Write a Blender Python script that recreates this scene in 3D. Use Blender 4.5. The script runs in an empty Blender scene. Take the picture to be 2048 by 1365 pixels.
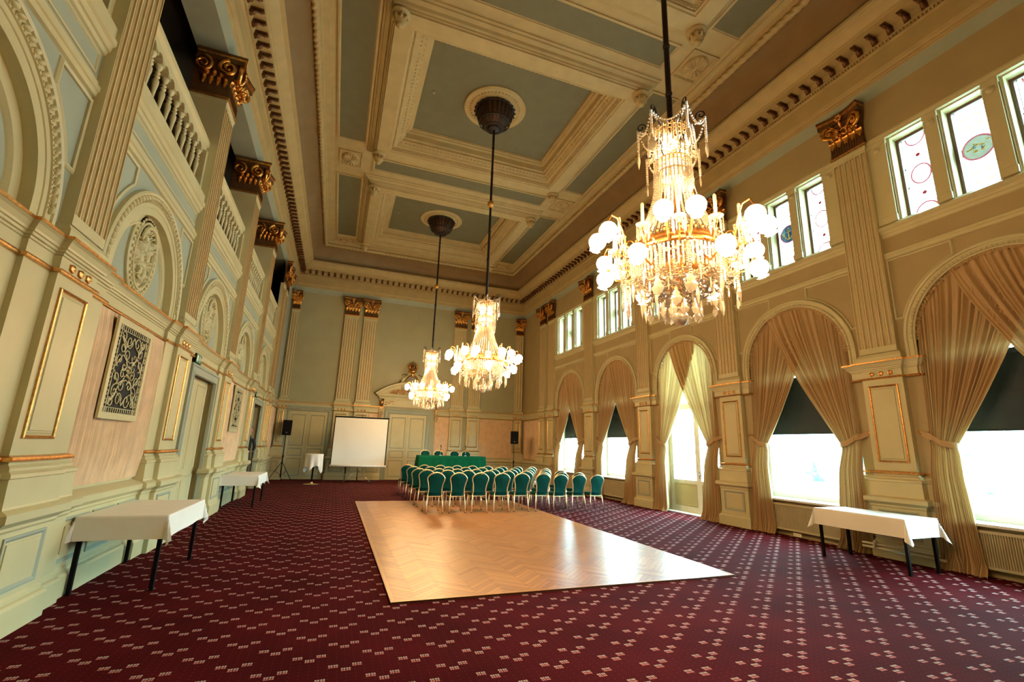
import bpy, bmesh, math, random
from math import sin, cos, pi, radians as R, sqrt, atan2
from mathutils import Vector, Matrix
random.seed(7)
scene = bpy.context.scene
COL = scene.collection
# ---------------------------------------------------------------- camera
F_PX, YAW, PITCH, ROLL, CAM_H = 927.051, R(20.118), R(13.001), R(1.78), 1.65
cd = bpy.data.cameras.new('camera'); cam = bpy.data.objects.new('camera', cd); COL.objects.link(cam)
cd.sensor_width = 36.0; cd.lens = 36.0 * F_PX / 2048.0; cd.clip_start = 0.05; cd.clip_end = 300
fw = Vector((sin(YAW)*cos(PITCH), cos(YAW)*cos(PITCH), sin(PITCH))); rt = Vector((cos(YAW), -sin(YAW), 0)); up = rt.cross(fw)
r2 = rt*cos(ROLL) + up*sin(ROLL); u2 = -rt*sin(ROLL) + up*cos(ROLL)
mw = Matrix((r2, u2, -fw)).transposed().to_4x4(); mw.translation = Vector((0, 0, CAM_H)); cam.matrix_world = mw
scene.camera = cam
# ---------------------------------------------------------------- sky and exposure
w = bpy.data.worlds.new('world'); scene.world = w; w.use_nodes = True
bgn = w.node_tree.nodes['Background']; bgn.inputs[0].default_value = (0.52, 0.93, 1.0, 1); bgn.inputs[1].default_value = 60.0
scene.view_settings.view_transform = 'Standard'; scene.view_settings.look = 'None'
scene.view_settings.gamma = 1.0; scene.view_settings.use_curve_mapping = False
scene.view_settings.exposure = 0.0
LAMP = 100.0                # strength of the chandelier globes
cy_ = scene.cycles
cy_.max_bounces = 8; cy_.diffuse_bounces = 5; cy_.glossy_bounces = 3; cy_.transmission_bounces = 5; cy_.transparent_max_bounces = 14
cy_.sample_clamp_indirect = 6.0; cy_.caustics_reflective = False; cy_.caustics_refractive = False
cy_.use_denoising = True; cy_.use_adaptive_sampling = True; cy_.adaptive_threshold = 0.02
# ---------------------------------------------------------------- room figures (metres)
P = 3.566; Y0 = 5.527; XM = 3.359
XLW, XRW, YFW, YN = -2.63, 9.348, 23.49, -1.605
PIERS = [Y0 + P*k for k in (-1, 0, 1, 2, 3, 4)]
BAYS = [Y0 + P*(k+.5) for k in (-1, 0, 1, 2, 3)]
ZT = 8.69                  # top of the wall field
CH = [3.893, 11.233, 18.64]  # chandeliers
FL = lambda s, p, z: (XLW + p, s, z)
FR = lambda s, p, z: (XRW - p, s, z)
FF = lambda s, p, z: (s, YFW - p, z)
# ---------------------------------------------------------------- materials
def new_mat(name):
    m = bpy.data.materials.new(name); m.use_nodes = True
    return m, m.node_tree, m.node_tree.nodes['Principled BSDF']
def mat(name, c, rough=.5, metal=0., var=.06, scale=6., bump=0., bscale=60., spec=.5, coat=0.):
    m, t, b = new_mat(name)
    b.inputs['Roughness'].default_value = rough; b.inputs['Metallic'].default_value = metal
    b.inputs['Specular IOR Level'].default_value = spec; b.inputs['Coat Weight'].default_value = coat
    tc = t.nodes.new('ShaderNodeTexCoord')
    n = t.nodes.new('ShaderNodeTexNoise'); n.inputs['Scale'].default_value = scale; n.inputs['Detail'].default_value = 5
    t.links.new(tc.outputs['Object'], n.inputs['Vector'])
    r = t.nodes.new('ShaderNodeValToRGB')
    r.color_ramp.elements[0].position = .3; r.color_ramp.elements[1].position = .7
    r.color_ramp.elements[0].color = tuple(x*(1-var) for x in c) + (1,); r.color_ramp.elements[1].color = tuple(min(1, x*(1+var)) for x in c) + (1,)
    t.links.new(n.outputs['Fac'], r.inputs['Fac']); t.links.new(r.outputs['Color'], b.inputs['Base Color'])
    if bump:
        n2 = t.nodes.new('ShaderNodeTexNoise'); n2.inputs['Scale'].default_value = bscale; n2.inputs['Detail'].default_value = 4
        t.links.new(tc.outputs['Object'], n2.inputs['Vector'])
        bp = t.nodes.new('ShaderNodeBump'); bp.inputs['Strength'].default_value = bump; bp.inputs['Distance'].default_value = .01
        t.links.new(n2.outputs['Fac'], bp.inputs['Height']); t.links.new(bp.outputs['Normal'], b.inputs['Normal'])
    return m
CREAM = mat('cream_paint', (.545, .485, .275), .42, var=.05, scale=2.5, bump=.05)
CEILC = mat('ceiling_cream', (.42, .31, .135), .6, var=.07, scale=3)
BLUE = mat('grey_blue_paint', (0.320, 0.352, 0.272), .55, var=.05, scale=2.)
CBLUE = mat('ceiling_blue_paint', (.132, .114, .052), .7, var=.06, scale=3.)
FIELD = mat('wall_field_paint', (0.360, 0.332, 0.196), .6, var=.05, scale=1.5, bump=.05)
RFIELD = mat('ochre_wall_paint', (0.376, 0.284, 0.136), .6, var=.06, scale=1.5, bump=.05)
COVE = mat('tan_cove_paint', (.20, .118, .040), .7, var=.08, scale=2.)
GILT = mat('gilding', (.70, .35, .11), .33, 1., var=.25, scale=25, bump=.3)
GOLD = mat('bronze_gilding', (.78, .34, .08), .28, 1., var=.45, scale=14, bump=.4, bscale=30)
BROWN = mat('brown_bronze', (.13, .055, .018), .45, .5, var=.3, scale=20)
GLINE = mat('flute_gilt', (.50, .27, .10), .5, .3, var=.2, scale=12)
DARK = mat('dark_gallery', (.012, .010, .008), .9)  # near-black: the gallery's lack of light is put into the colour
BRONZE = mat('dark_bronze', (.018, .009, .006), .5, .4, var=.3, scale=20)
BLACK = mat('black_plastic', (.005, .006, .007), .7, spec=.08)
IRON = mat('black_steel', (.006, .005, .005), .7, .0, spec=.08)
STEEL = mat('steel', (.62, .62, .60), .25, 1.)
CHROME = mat('brass_tube', (.92, .72, .42), .36, 1., var=.05)
WHITE = mat('white_paint', (.80, .80, .74), .4)
LINEN = mat('white_linen', (.80, .775, .72), .75, var=.02, bump=.12, bscale=8)
GCLOTH = mat('green_cloth', (.001, .070, .028), .9, var=.12, scale=8, spec=.1)
GREEN = mat('green_upholstery', (.001, .046, .037), .9, var=.2, scale=300, spec=.12)
PINK = mat('pink_fabric', (.70, .475, .29), .85, var=.10, scale=5)
BLIND = mat('black_blind', (.010, .013, .015), .7, var=.3, scale=3)
WOOD = mat('dark_wood', (.09, .03, .012), .45)
SCREEN = mat('projection_cloth', (.78, .78, .72), .75, var=.015, scale=1.2)
SKIN = mat('skin', (.55, .22, .14), .5); HAIR = mat('grey_brown_hair', (.10, .05, .03), .7); SUIT = mat('dark_cloth', (.02, .02, .022), .8)
CANDLE = mat('ivory_candle', (.86, .74, .50), .4)
GSIGN = mat('green_sign', (.01, .19, .08), .4); WSIGN = mat('white_sign', (.85, .85, .8), .5)
SOCKET = mat('ivory_plastic', (.75, .68, .48), .4)

def emis(name, c, s):
    m, t, b = new_mat(name)
    b.inputs['Base Color'].default_value = (1, .9, .75, 1); b.inputs['Emission Color'].default_value = c + (1,); b.inputs['Emission Strength'].default_value = s
    return m
GLOBE = emis('lit_globe_glass', (1.0, .62, .29), LAMP); GLOBE2 = emis('dim_lit_globe_glass', (1.0, .60, .27), LAMP*.16)
def mixed(name, c, gloss_c, fac_t, rough=.08, trans=(1, 1, 1), translucent=0.):
    """thin glass: transparent, glossy and a little frosted diffuse"""
    m = bpy.data.materials.new(name); m.use_nodes = True; t = m.node_tree; t.nodes.clear()
    o = t.nodes.new('ShaderNodeOutputMaterial'); tr = t.nodes.new('ShaderNodeBsdfTransparent'); tr.inputs[0].default_value = trans + (1,)
    g = t.nodes.new('ShaderNodeBsdfGlossy'); g.inputs[0].default_value = gloss_c + (1,); g.inputs['Roughness'].default_value = rough
    d = t.nodes.new('ShaderNodeBsdfTranslucent' if translucent else 'ShaderNodeBsdfDiffuse'); d.inputs[0].default_value = c + (1,)
    a = t.nodes.new('ShaderNodeMixShader'); a.inputs[0].default_value = .45
    b = t.nodes.new('ShaderNodeMixShader'); b.inputs[0].default_value = fac_t
    t.links.new(g.outputs[0], a.inputs[1]); t.links.new(d.outputs[0], a.inputs[2]); t.links.new(a.outputs[0], b.inputs[1]); t.links.new(tr.outputs[0], b.inputs[2]); t.links.new(b.outputs[0], o.inputs[0])
    return m
CRYSTAL = mixed('cut_crystal', (1, .88, .70), (1, .95, .88), .18, .15)
GLASS = mixed('window_glass', (.9, .9, .9), (.9, .95, 1), .94, .02)
STAIN = mixed('leaded_glass', (.97, .98, .98), (.8, .8, .8), .55, .2, (.97, .99, 1), 1.)
def stained(name, c):
    return mixed(name, c, (.4, .4, .4), .55, .2, c, 1.)
SG_PINK = stained('pink_stained_glass', (.070, .0055, .009)); SG_RED = stained('red_stained_glass', (.040, .0012, .0015))
SG_BLUE = stained('blue_stained_glass', (.0010, .0060, .0105)); SG_YEL = stained('yellow_stained_glass', (.067, .028, .002)); SG_PALE = stained('pale_yellow_stained_glass', (.30, .16, .04)); YENAM = mat('yellow_enamel', (.80, .52, .04), .4); BENAM = mat('blue_enamel', (.02, .10, .16), .4); SG_GRN = stained('pale_green_stained_glass', (.040, .033, .022))
LEAD = mat('lead_came', (.09, .11, .13), .5, .4)
def curtain_mat():
    m = bpy.data.materials.new('golden_curtain'); m.use_nodes = True; t = m.node_tree; t.nodes.clear()
    o = t.nodes.new('ShaderNodeOutputMaterial'); d = t.nodes.new('ShaderNodeBsdfPrincipled'); d.inputs['Base Color'].default_value = (.47, .30, .13, 1); d.inputs['Roughness'].default_value = .55
    d.inputs['Sheen Weight'].default_value = .3
    tr = t.nodes.new('ShaderNodeBsdfTranslucent'); tr.inputs[0].default_value = (.92, .66, .27, 1)
    a = t.nodes.new('ShaderNodeMixShader'); a.inputs[0].default_value = .065
    t.links.new(d.outputs[0], a.inputs[1]); t.links.new(tr.outputs[0], a.inputs[2]); t.links.new(a.outputs[0], o.inputs[0])
    return m
CURTAIN = curtain_mat()
def parquet_mat():
    m, t, b = new_mat('oak_parquet')
    at = t.nodes.new('ShaderNodeAttribute'); at.attribute_name = 'tone'
    r = t.nodes.new('ShaderNodeValToRGB'); e = r.color_ramp.elements
    e[0].color = (.26, .075, .014, 1); e[1].color = (.52, .205, .050, 1); t.links.new(at.outputs['Fac'], r.inputs['Fac'])
    tc = t.nodes.new('ShaderNodeTexCoord'); n = t.nodes.new('ShaderNodeTexNoise'); n.inputs['Scale'].default_value = 9; n.inputs['Detail'].default_value = 8
    t.links.new(tc.outputs['Object'], n.inputs['Vector'])
    mx = t.nodes.new('ShaderNodeMix'); mx.data_type = 'RGBA'; mx.blend_type = 'MULTIPLY'; mx.inputs[0].default_value = .5
    t.links.new(r.outputs['Color'], mx.inputs[6]); t.links.new(n.outputs['Color'], mx.inputs[7])
    mx.inputs[7].default_value = (1, 1, 1, 1)
    r3 = t.nodes.new('ShaderNodeValToRGB'); r3.color_ramp.elements[0].color = (.72, .72, .72, 1); r3.color_ramp.elements[0].position = .3; r3.color_ramp.elements[1].position = .65
    t.links.new(n.outputs['Fac'], r3.inputs['Fac']); t.links.new(r3.outputs['Color'], mx.inputs[7])
    t.links.new(mx.outputs[2], b.inputs['Base Color']); b.inputs['Roughness'].default_value = .42; b.inputs['Coat Weight'].default_value = .6; b.inputs['Coat Roughness'].default_value = .32
    bp = t.nodes.new('ShaderNodeBump'); bp.inputs['Strength'].default_value = .12; bp.inputs['Distance'].default_value = .01; t.links.new(n.outputs['Fac'], bp.inputs['Height']); t.links.new(bp.outputs['Normal'], b.inputs['Normal'])
    return m
PARQ = parquet_mat()
def carpet_mat():
    m, t, b = new_mat('patterned_carpet')
    L = t.links; tc = t.nodes.new('ShaderNodeTexCoord'); sx = t.nodes.new('ShaderNodeSeparateXYZ'); L.new(tc.outputs['Object'], sx.inputs[0])
    def M(op, a, b_=None, c=None):
        n = t.nodes.new('ShaderNodeMath'); n.operation = op
        for i, v in enumerate((a, b_, c)):
            if v is None: continue
            if isinstance(v, (int, float)): n.inputs[i].default_value = v
            else: L.new(v, n.inputs[i])
        return n.outputs[0]
    X, Y = sx.outputs[0], sx.outputs[1]
    tot = None; lowt = None
    for ox, oy in ((0, 0), (.26, .21)):
        for dx, dy in ((0, 0), (.172, 0), (.09, -.068)):
            wx = M('WRAP', M('SUBTRACT', X, 2.77+ox+dx), .26, -.26); wy = M('WRAP', M('SUBTRACT', Y, 4.59+oy+dy), .21, -.21)
            ax, ay = M('ABSOLUTE', wx), M('ABSOLUTE', wy)
            k = M('MULTIPLY', M('MULTIPLY', M('LESS_THAN', ax, .034), M('LESS_THAN', ay, .025)), M('MULTIPLY', M('GREATER_THAN', ax, .0035), M('GREATER_THAN', ay, .003)))
            # small weave bars inside each square
            k = M('MULTIPLY', k, M('GREATER_THAN', M('ABSOLUTE', M('SUBTRACT', ax, .019)), .0022))
            lo = M('MULTIPLY', k, M('LESS_THAN', wy, 0))
            tot = k if tot is None else M('ADD', tot, k); lowt = lo if lowt is None else M('ADD', lowt, lo)
    tot = M('MINIMUM', tot, 1.0); lowt = M('MINIMUM', lowt, 1.0)
    dxx, dyy = M('ABSOLUTE', M('WRAP', X, .0325, -.0325)), M('ABSOLUTE', M('WRAP', Y, .0265, -.0265))
    dots = M('MULTIPLY', M('LESS_THAN', dxx, .0045), M('LESS_THAN', dyy, .0040))
    n = t.nodes.new('ShaderNodeTexNoise'); n.inputs['Scale'].default_value = 180; n.inputs['Detail'].default_value = 3; L.new(tc.outputs['Object'], n.inputs['Vector'])
    n2 = t.nodes.new('ShaderNodeTexNoise'); n2.inputs['Scale'].default_value = 1.3; L.new(tc.outputs['Object'], n2.inputs['Vector'])
    r = t.nodes.new('ShaderNodeValToRGB'); r.color_ramp.elements[0].color = (.030, .0012, .0020, 1); r.color_ramp.elements[1].color = (.080, .0045, .0075, 1); r.color_ramp.elements[0].position = .35; r.color_ramp.elements[1].position = .68
    L.new(M('ADD', M('MULTIPLY', n.outputs['Fac'], .6), M('MULTIPLY', n2.outputs['Fac'], .4)), r.inputs['Fac'])
    def mix(f, a, b_):
        x = t.nodes.new('ShaderNodeMix'); x.data_type = 'RGBA'
        if isinstance(f, float): x.inputs[0].default_value = f
        else: L.new(f, x.inputs[0])
        for i, v in ((6, a), (7, b_)):
            if isinstance(v, tuple): x.inputs[i].default_value = v + (1,)
            else: L.new(v, x.inputs[i])
        return x.outputs[2]
    c = mix(M('MULTIPLY', dots, .16), r.outputs['Color'], (.35, .16, .13))
    patt = mix(lowt, (.56, .50, .47), (.62, .25, .24))
    c = mix(M('MULTIPLY', tot, .72), c, patt)
    L.new(c, b.inputs['Base Color']); b.inputs['Roughness'].default_value = .95; b.inputs['Specular IOR Level'].default_value = .03
    bp = t.nodes.new('ShaderNodeBump'); bp.inputs['Strength'].default_value = .35; bp.inputs['Distance'].default_value = .004; L.new(n.outputs['Fac'], bp.inputs['Height']); L.new(bp.outputs['Normal'], b.inputs['Normal'])
    return m
CARPET = carpet_mat()

# ---------------------------------------------------------------- mesh helpers
IDM = lambda a, b, c: (a, b, c)
class MB:
    def __init__(s, M=IDM): s.v = []; s.f = []; s.mi = []; s.mats = []; s.M = M; s.sm = []; s.tone = []; s.t = 0.
    def mat(s, m):
        if m not in s.mats: s.mats.append(m)
        s.cur = s.mats.index(m); return s
    def face(s, idx, smooth=False): s.f.append(idx); s.mi.append(s.cur); s.sm.append(smooth); s.tone.append(s.t)
    def pts(s, P_): n = len(s.v); s.v += [s.M(*p) for p in P_]; return list(range(n, n+len(P_)))
    def quad(s, *P_): s.face(s.pts(P_))
    def box(s, a0, a1, b0, b1, c0, c1):
        i = s.pts([(a, b, c) for a in (a0, a1) for b in (b0, b1) for c in (c0, c1)])
        for q in ((0, 1, 3, 2), (4, 6, 7, 5), (0, 4, 5, 1), (2, 3, 7, 6), (0, 2, 6, 4), (1, 5, 7, 3)): s.face([i[k] for k in q])
        return s
    def grid(s, rows, smooth=True, closeu=False):
        ids = [s.pts(r) for r in rows]; n = len(rows[0])
        for a, b in zip(ids[:-1], ids[1:]):
            for k in range(n if closeu else n-1): s.face([a[k], a[(k+1) % n], b[(k+1) % n], b[k]], smooth)
        return ids
    def poly_ext(s, pts, c0, c1, smooth=False):
        a = s.pts([(x, y, c0) for x, y in pts]); b = s.pts([(x, y, c1) for x, y in pts]); n = len(pts)
        s.face(a[::-1]); s.face(b)
        for k in range(n): s.face([a[k], a[(k+1) % n], b[(k+1) % n], b[k]], smooth)
        return s
    def lathe(s, prof, c=(0, 0), seg=16, a0=0, a1=2*pi, smooth=True, sc=None):
        full = abs(a1-a0-2*pi) < 1e-6; n = seg if full else seg+1
        rows = []
        for r, z in prof:
            rows.append([(c[0]+r*cos(a0+(a1-a0)*k/seg), c[1]+r*sin(a0+(a1-a0)*k/seg), z) for k in range(n)])
        s.grid(rows, smooth, full); return s
    def tube(s, pts, r, seg=6, smooth=True, cap=True, closed=False):
        pts = [Vector(p) for p in pts]; rows = []; n = len(pts); ref = None
        for i, p in enumerate(pts):
            if closed: d = pts[(i+1) % n] - pts[i-1]
            else: d = (pts[min(i+1, n-1)] - pts[max(i-1, 0)])
            d = d.normalized() if d.length > 1e-9 else Vector((0, 0, 1))
            if ref is None: ref = Vector((0, 0, 1)) if abs(d.z) < .9 else Vector((1, 0, 0))
            x = d.cross(ref)
            if x.length < 1e-4: x = d.orthogonal()
            x.normalize(); y = d.cross(x); ref = x.cross(d); rr = r[i] if isinstance(r, (list, tuple)) else r
            rows.append([tuple(p + x*rr*cos(2*pi*k/seg) + y*rr*sin(2*pi*k/seg)) for k in range(seg)])
        if closed: rows.append(rows[0])
        ids = s.grid(rows, smooth, True)
        if cap and not closed: s.face(ids[0][::-1]); s.face(ids[-1])
        return s
    def blob(s, c, r, seg=6, rings=4, smooth=True):
        rx, ry, rz = r if isinstance(r, (tuple, list)) else (r, r, r)
        rows = [[(c[0]+rx*sin(pi*i/rings)*cos(2*pi*k/seg), c[1]+ry*sin(pi*i/rings)*sin(2*pi*k/seg), c[2]+rz*cos(pi*i/rings)) for k in range(seg)] for i in range(1, rings)]
        ids = s.grid(rows, smooth, True); t = s.pts([(c[0], c[1], c[2]+rz), (c[0], c[1], c[2]-rz)])
        for k in range(seg): s.face([t[0], ids[0][k], ids[0][(k+1) % seg]], smooth); s.face([t[1], ids[-1][(k+1) % seg], ids[-1][k]], smooth)
        return s
    def octa(s, c, r, h=None):
        h = h or r
        i = s.pts([(c[0]+r, c[1], c[2]), (c[0], c[1]+r, c[2]), (c[0]-r, c[1], c[2]), (c[0], c[1]-r, c[2]), (c[0], c[1], c[2]+h), (c[0], c[1], c[2]-h)])
        for k in range(4): s.face([i[k], i[(k+1) % 4], i[4]]); s.face([i[(k+1) % 4], i[k], i[5]])
        return s
    def sweep(s, path, prof, A=None, closed=False, pm=None, flip=1, closep=False, smooth=False):
        """path 2D (a,b); prof (u,w): u to the left of travel (x flip), w out of plane; A maps (a,b,w)->coords given to self.M"""
        A = A or (lambda a, b, c: (a, b, c)); n = len(path); mit = []
        for i in range(n):
            def nrm(p, q):
                dx, dy = q[0]-p[0], q[1]-p[1]; l = sqrt(dx*dx+dy*dy) or 1e-9; return (-dy/l*flip, dx/l*flip)
            if closed: n1 = nrm(path[i-1], path[i]); n2 = nrm(path[i], path[(i+1) % n])
            else:
                n1 = nrm(path[i-1], path[i]) if i > 0 else None; n2 = nrm(path[i], path[i+1]) if i < n-1 else None
                n1 = n1 or n2; n2 = n2 or n1
            mx, my = n1[0]+n2[0], n1[1]+n2[1]; d = (mx*n1[0]+my*n1[1]) or 1e-9
            mit.append((mx/d, my/d))
        rows = [s.pts([A(path[i][0]+mit[i][0]*u, path[i][1]+mit[i][1]*u, w_) for u, w_ in prof]) for i in range(n)]
        if closed: rows.append(rows[0])
        m = len(prof)
        for a, b in zip(rows[:-1], rows[1:]):
            for k in range(m if closep else m-1):
                if pm: s.mat(pm[min(k, len(pm)-1)])
                s.face([a[k], b[k], b[(k+1) % m], a[(k+1) % m]], smooth)
        return s
    def mesh(s, name, recalc=True, tone=False):
        me = bpy.data.meshes.new(name); me.from_pydata(s.v, [], s.f)
        for m in s.mats: me.materials.append(m)
        me.polygons.foreach_set('material_index', s.mi); me.polygons.foreach_set('use_smooth', s.sm)
        if tone:
            at = me.attributes.new('tone', 'FLOAT', 'FACE'); at.data.foreach_set('value', s.tone)
        if recalc and s.f:
            b = bmesh.new(); b.from_mesh(me); bmesh.ops.recalc_face_normals(b, faces=b.faces); b.to_mesh(me); b.free()
        me.update(); return me
    def obj(s, name, parent=None, **kw):
        return link(s.mesh(name, **{k: v for k, v in kw.items() if k in ('recalc', 'tone')}), name, parent, **{k: v for k, v in kw.items() if k not in ('recalc', 'tone')})
def link(me, name, parent=None, loc=None, kind=None, label=None, cat=None, group=None, rotz=None):
    o = bpy.data.objects.new(name, me); COL.objects.link(o)
    if parent is not None: o.parent = parent
    if loc is not None: o.location = loc
    if rotz is not None: o.rotation_euler = (0, 0, rotz)
    if kind: o['kind'] = kind
    if label: o['label'] = label
    if cat: o['category'] = cat
    if group: o['group'] = group
    return o
def thing(name, loc, label, cat, group=None, rotz=0, kind=None):
    return link(None, name, None, loc, kind, label, cat, group, rotz)
def dup(root, loc, label=None, rotz=None):
    def cp(o, par):
        c = o.copy(); COL.objects.link(c); c.parent = par
        for ch in kids.get(o.name, []): cp(ch, c)
        return c
    kids = {}
    def collect(o):
        kids[o.name] = [c for c in o.children]
        for c in o.children: collect(c)
    collect(root); r = cp(root, root.parent); r.location = loc
    if label: r['label'] = label
    if rotz is not None: r.rotation_euler = (0, 0, rotz)
    return r
def MBm(m, M=IDM): return MB(M).mat(m)
def arc(cx, cz, r, a0, a1, n): return [(cx+r*cos(a0+(a1-a0)*i/n), cz+r*sin(a0+(a1-a0)*i/n)) for i in range(n+1)]
def rect(a0, a1, b0, b1): return [(a0, b0), (a1, b0), (a1, b1), (a0, b1)]
AF = lambda a, b, c: (a, c, b)      # plane (s,z) with w = p, for frames on a wall
ORD = ['first', 'second', 'third', 'fourth', 'fifth', 'sixth', 'seventh', 'eighth', 'ninth', 'tenth']
def frame_mould(mb, s0, s1, z0, z1, p, w=.03, h=.02, m=None, recess=None, pm=None):
    """raised picture-frame moulding on plane p, counter-clockwise, going inward"""
    if m: mb.mat(m)
    mb.sweep(rect(s0, s1, z0, z1), [(0, p-.002), (0, p+h), (w*.5, p+h*1.1), (w, p+h*.3), (w*1.2, p-.002)], AF, closed=True, pm=pm)

# ================================================================ FLOOR
mb = MBm(CARPET); mb.quad((XLW-2.8, YN, 0), (XRW+.55, YN, 0), (XRW+.55, YFW+.1, 0), (XLW-2.8, YFW+.1, 0))
mb.obj('floor', kind='structure', label='burgundy carpet with rows of small pale four-square motifs')

# ================================================================ WALL PROFILES
H0, HF = .336, .72          # half width of pedestal, of the flank strip behind it
PP, PF = .105, .045         # protrusion of pedestal face, of flank face
BASE = [(.14, 0), (.14, .21), (.125, .235), (.10, .25), (.10, .28), (.085, .30), (.085, .84), (.10, .86), (.10, .885), (.15, .93), (.165, .935), (.165, 1.0), (.15, 1.01), (.09, 1.03), (.085, 1.05), (.075, 1.27), (.09, 1.28), (.085, 1.31), (.05, 1.335), (.05, 1.36), (.02, 1.385), (.02, 1.405)]
BASEG = [(.02, 1.405), (.045, 1.412), (.052, 1.428), (.045, 1.444), (.015, 1.452), (0, 1.46)]
SHAFT = [(0, 1.46), (0, 3.085)]
NECKG = [(0, 3.085), (.028, 3.090), (.034, 3.105), (.028, 3.120), (0, 3.125)]
ENT = [(0, 3.125), (0, 3.245), (.012, 3.25), (.012, 3.27), (.03, 3.275), (.03, 3.30), (.045, 3.305), (.05, 3.325), (.075, 3.365), (.098, 3.385)]
ENTG = [(.098, 3.385), (.104, 3.385), (.104, 3.412), (.09, 3.417)]
ENTT = [(.09, 3.417), (.0, 3.43)]
FULLP = BASE + BASEG[1:] + SHAFT[1:]
FULLM = [CREAM]*(len(BASE)-1) + [GILT]*5 + [CREAM]
ENTP = [(-.02, 3.085)] + [(u_+.004, z_) for u_, z_ in [(0, 3.085)] + NECKG[1:] + ENT[1:] + ENTG[1:]] + [(-.01, 3.43)]
ENTM = [CREAM] + [GILT]*4 + [CREAM]*9 + [GILT]*3 + [CREAM]
DADOP = [q for q in BASE if q[1] <= 1.03] + [(.0, 1.06)]
def upath(c, h, p0): return [(c-h, -.03), (c-h, p0), (c+h, p0), (c+h, -.03)]

def pedestal(wall, F, c, h=H0, hf=HF, flank=True, pf=PF):
    ped = MB(F); ped.cur = 0; ped.mat(CREAM)
    if flank: ped.sweep([(c-hf, pf-.06), (c-hf, pf), (c+hf, pf), (c+hf, pf-.06)], FULLP, pm=FULLM)
    ped.sweep(upath(c, h, PP), FULLP, pm=FULLM)
    o = ped.obj('pedestal', wall)
    # raised panel with gilt frame on shaft, plain panel on dado
    g = MB(F); hw = h-.085
    g.mat(GILT).sweep(rect(c-hw, c+hw, 1.60, 2.97), [(0, PP), (.004, PP+.016), (.016, PP+.022), (.028, PP+.014), (.034, PP)], AF, closed=True)
    g.obj('gilt_panel_frame', o)
    g = MB(F); g.mat(CREAM).sweep(rect(c-hw+.04, c+hw-.04, 1.64, 2.93), [(0, PP), (.02, PP-.012+.018), (.03, PP+.002), (.035, PP+.012)], AF, closed=True)
    g.box(c-hw+.075, c+hw-.075, PP-.01, PP+.012, 1.675, 2.895)
    g.mat(BLUE).sweep(rect(c-h+.03, c+h-.03, .35, .80), [(0, PP+.084), (0, PP+.098), (.02, PP+.098), (.035, PP+.088), (.045, PP+.084)], AF, closed=True)
    g.mat(CREAM).box(c-h+.09, c+h-.09, PP+.07, PP+.094, .41, .74)
    g.obj('panel', o)
    for k in (-1, 0, 1):
        r = MB(F); cc = c + k*.155; z = 3.185; r.mat(GILT)
        prof = [(.001, .035), (.015, .034), (.022, .022), (.034, .026), (.042, .012), (.044, 0)]
        rows = [[(cc+rr*(1+.12*cos(5*a))*cos(a), PP+pp, z+rr*(1+.12*cos(5*a))*sin(a)) for a in [2*pi*i/15 for i in range(15)]] for rr, pp in prof]
        r.grid(rows, True, True); r.obj('rosette', o)
    return o

def spiral(cx, cz, r0, r1, turns, a0, n=26, sgn=1):
    return [(cx+(r0+(r1-r0)*i/n)*cos(a0+sgn*turns*2*pi*i/n), cz+(r0+(r1-r0)*i/n)*sin(a0+sgn*turns*2*pi*i/n)) for i in range(n+1)]

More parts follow.
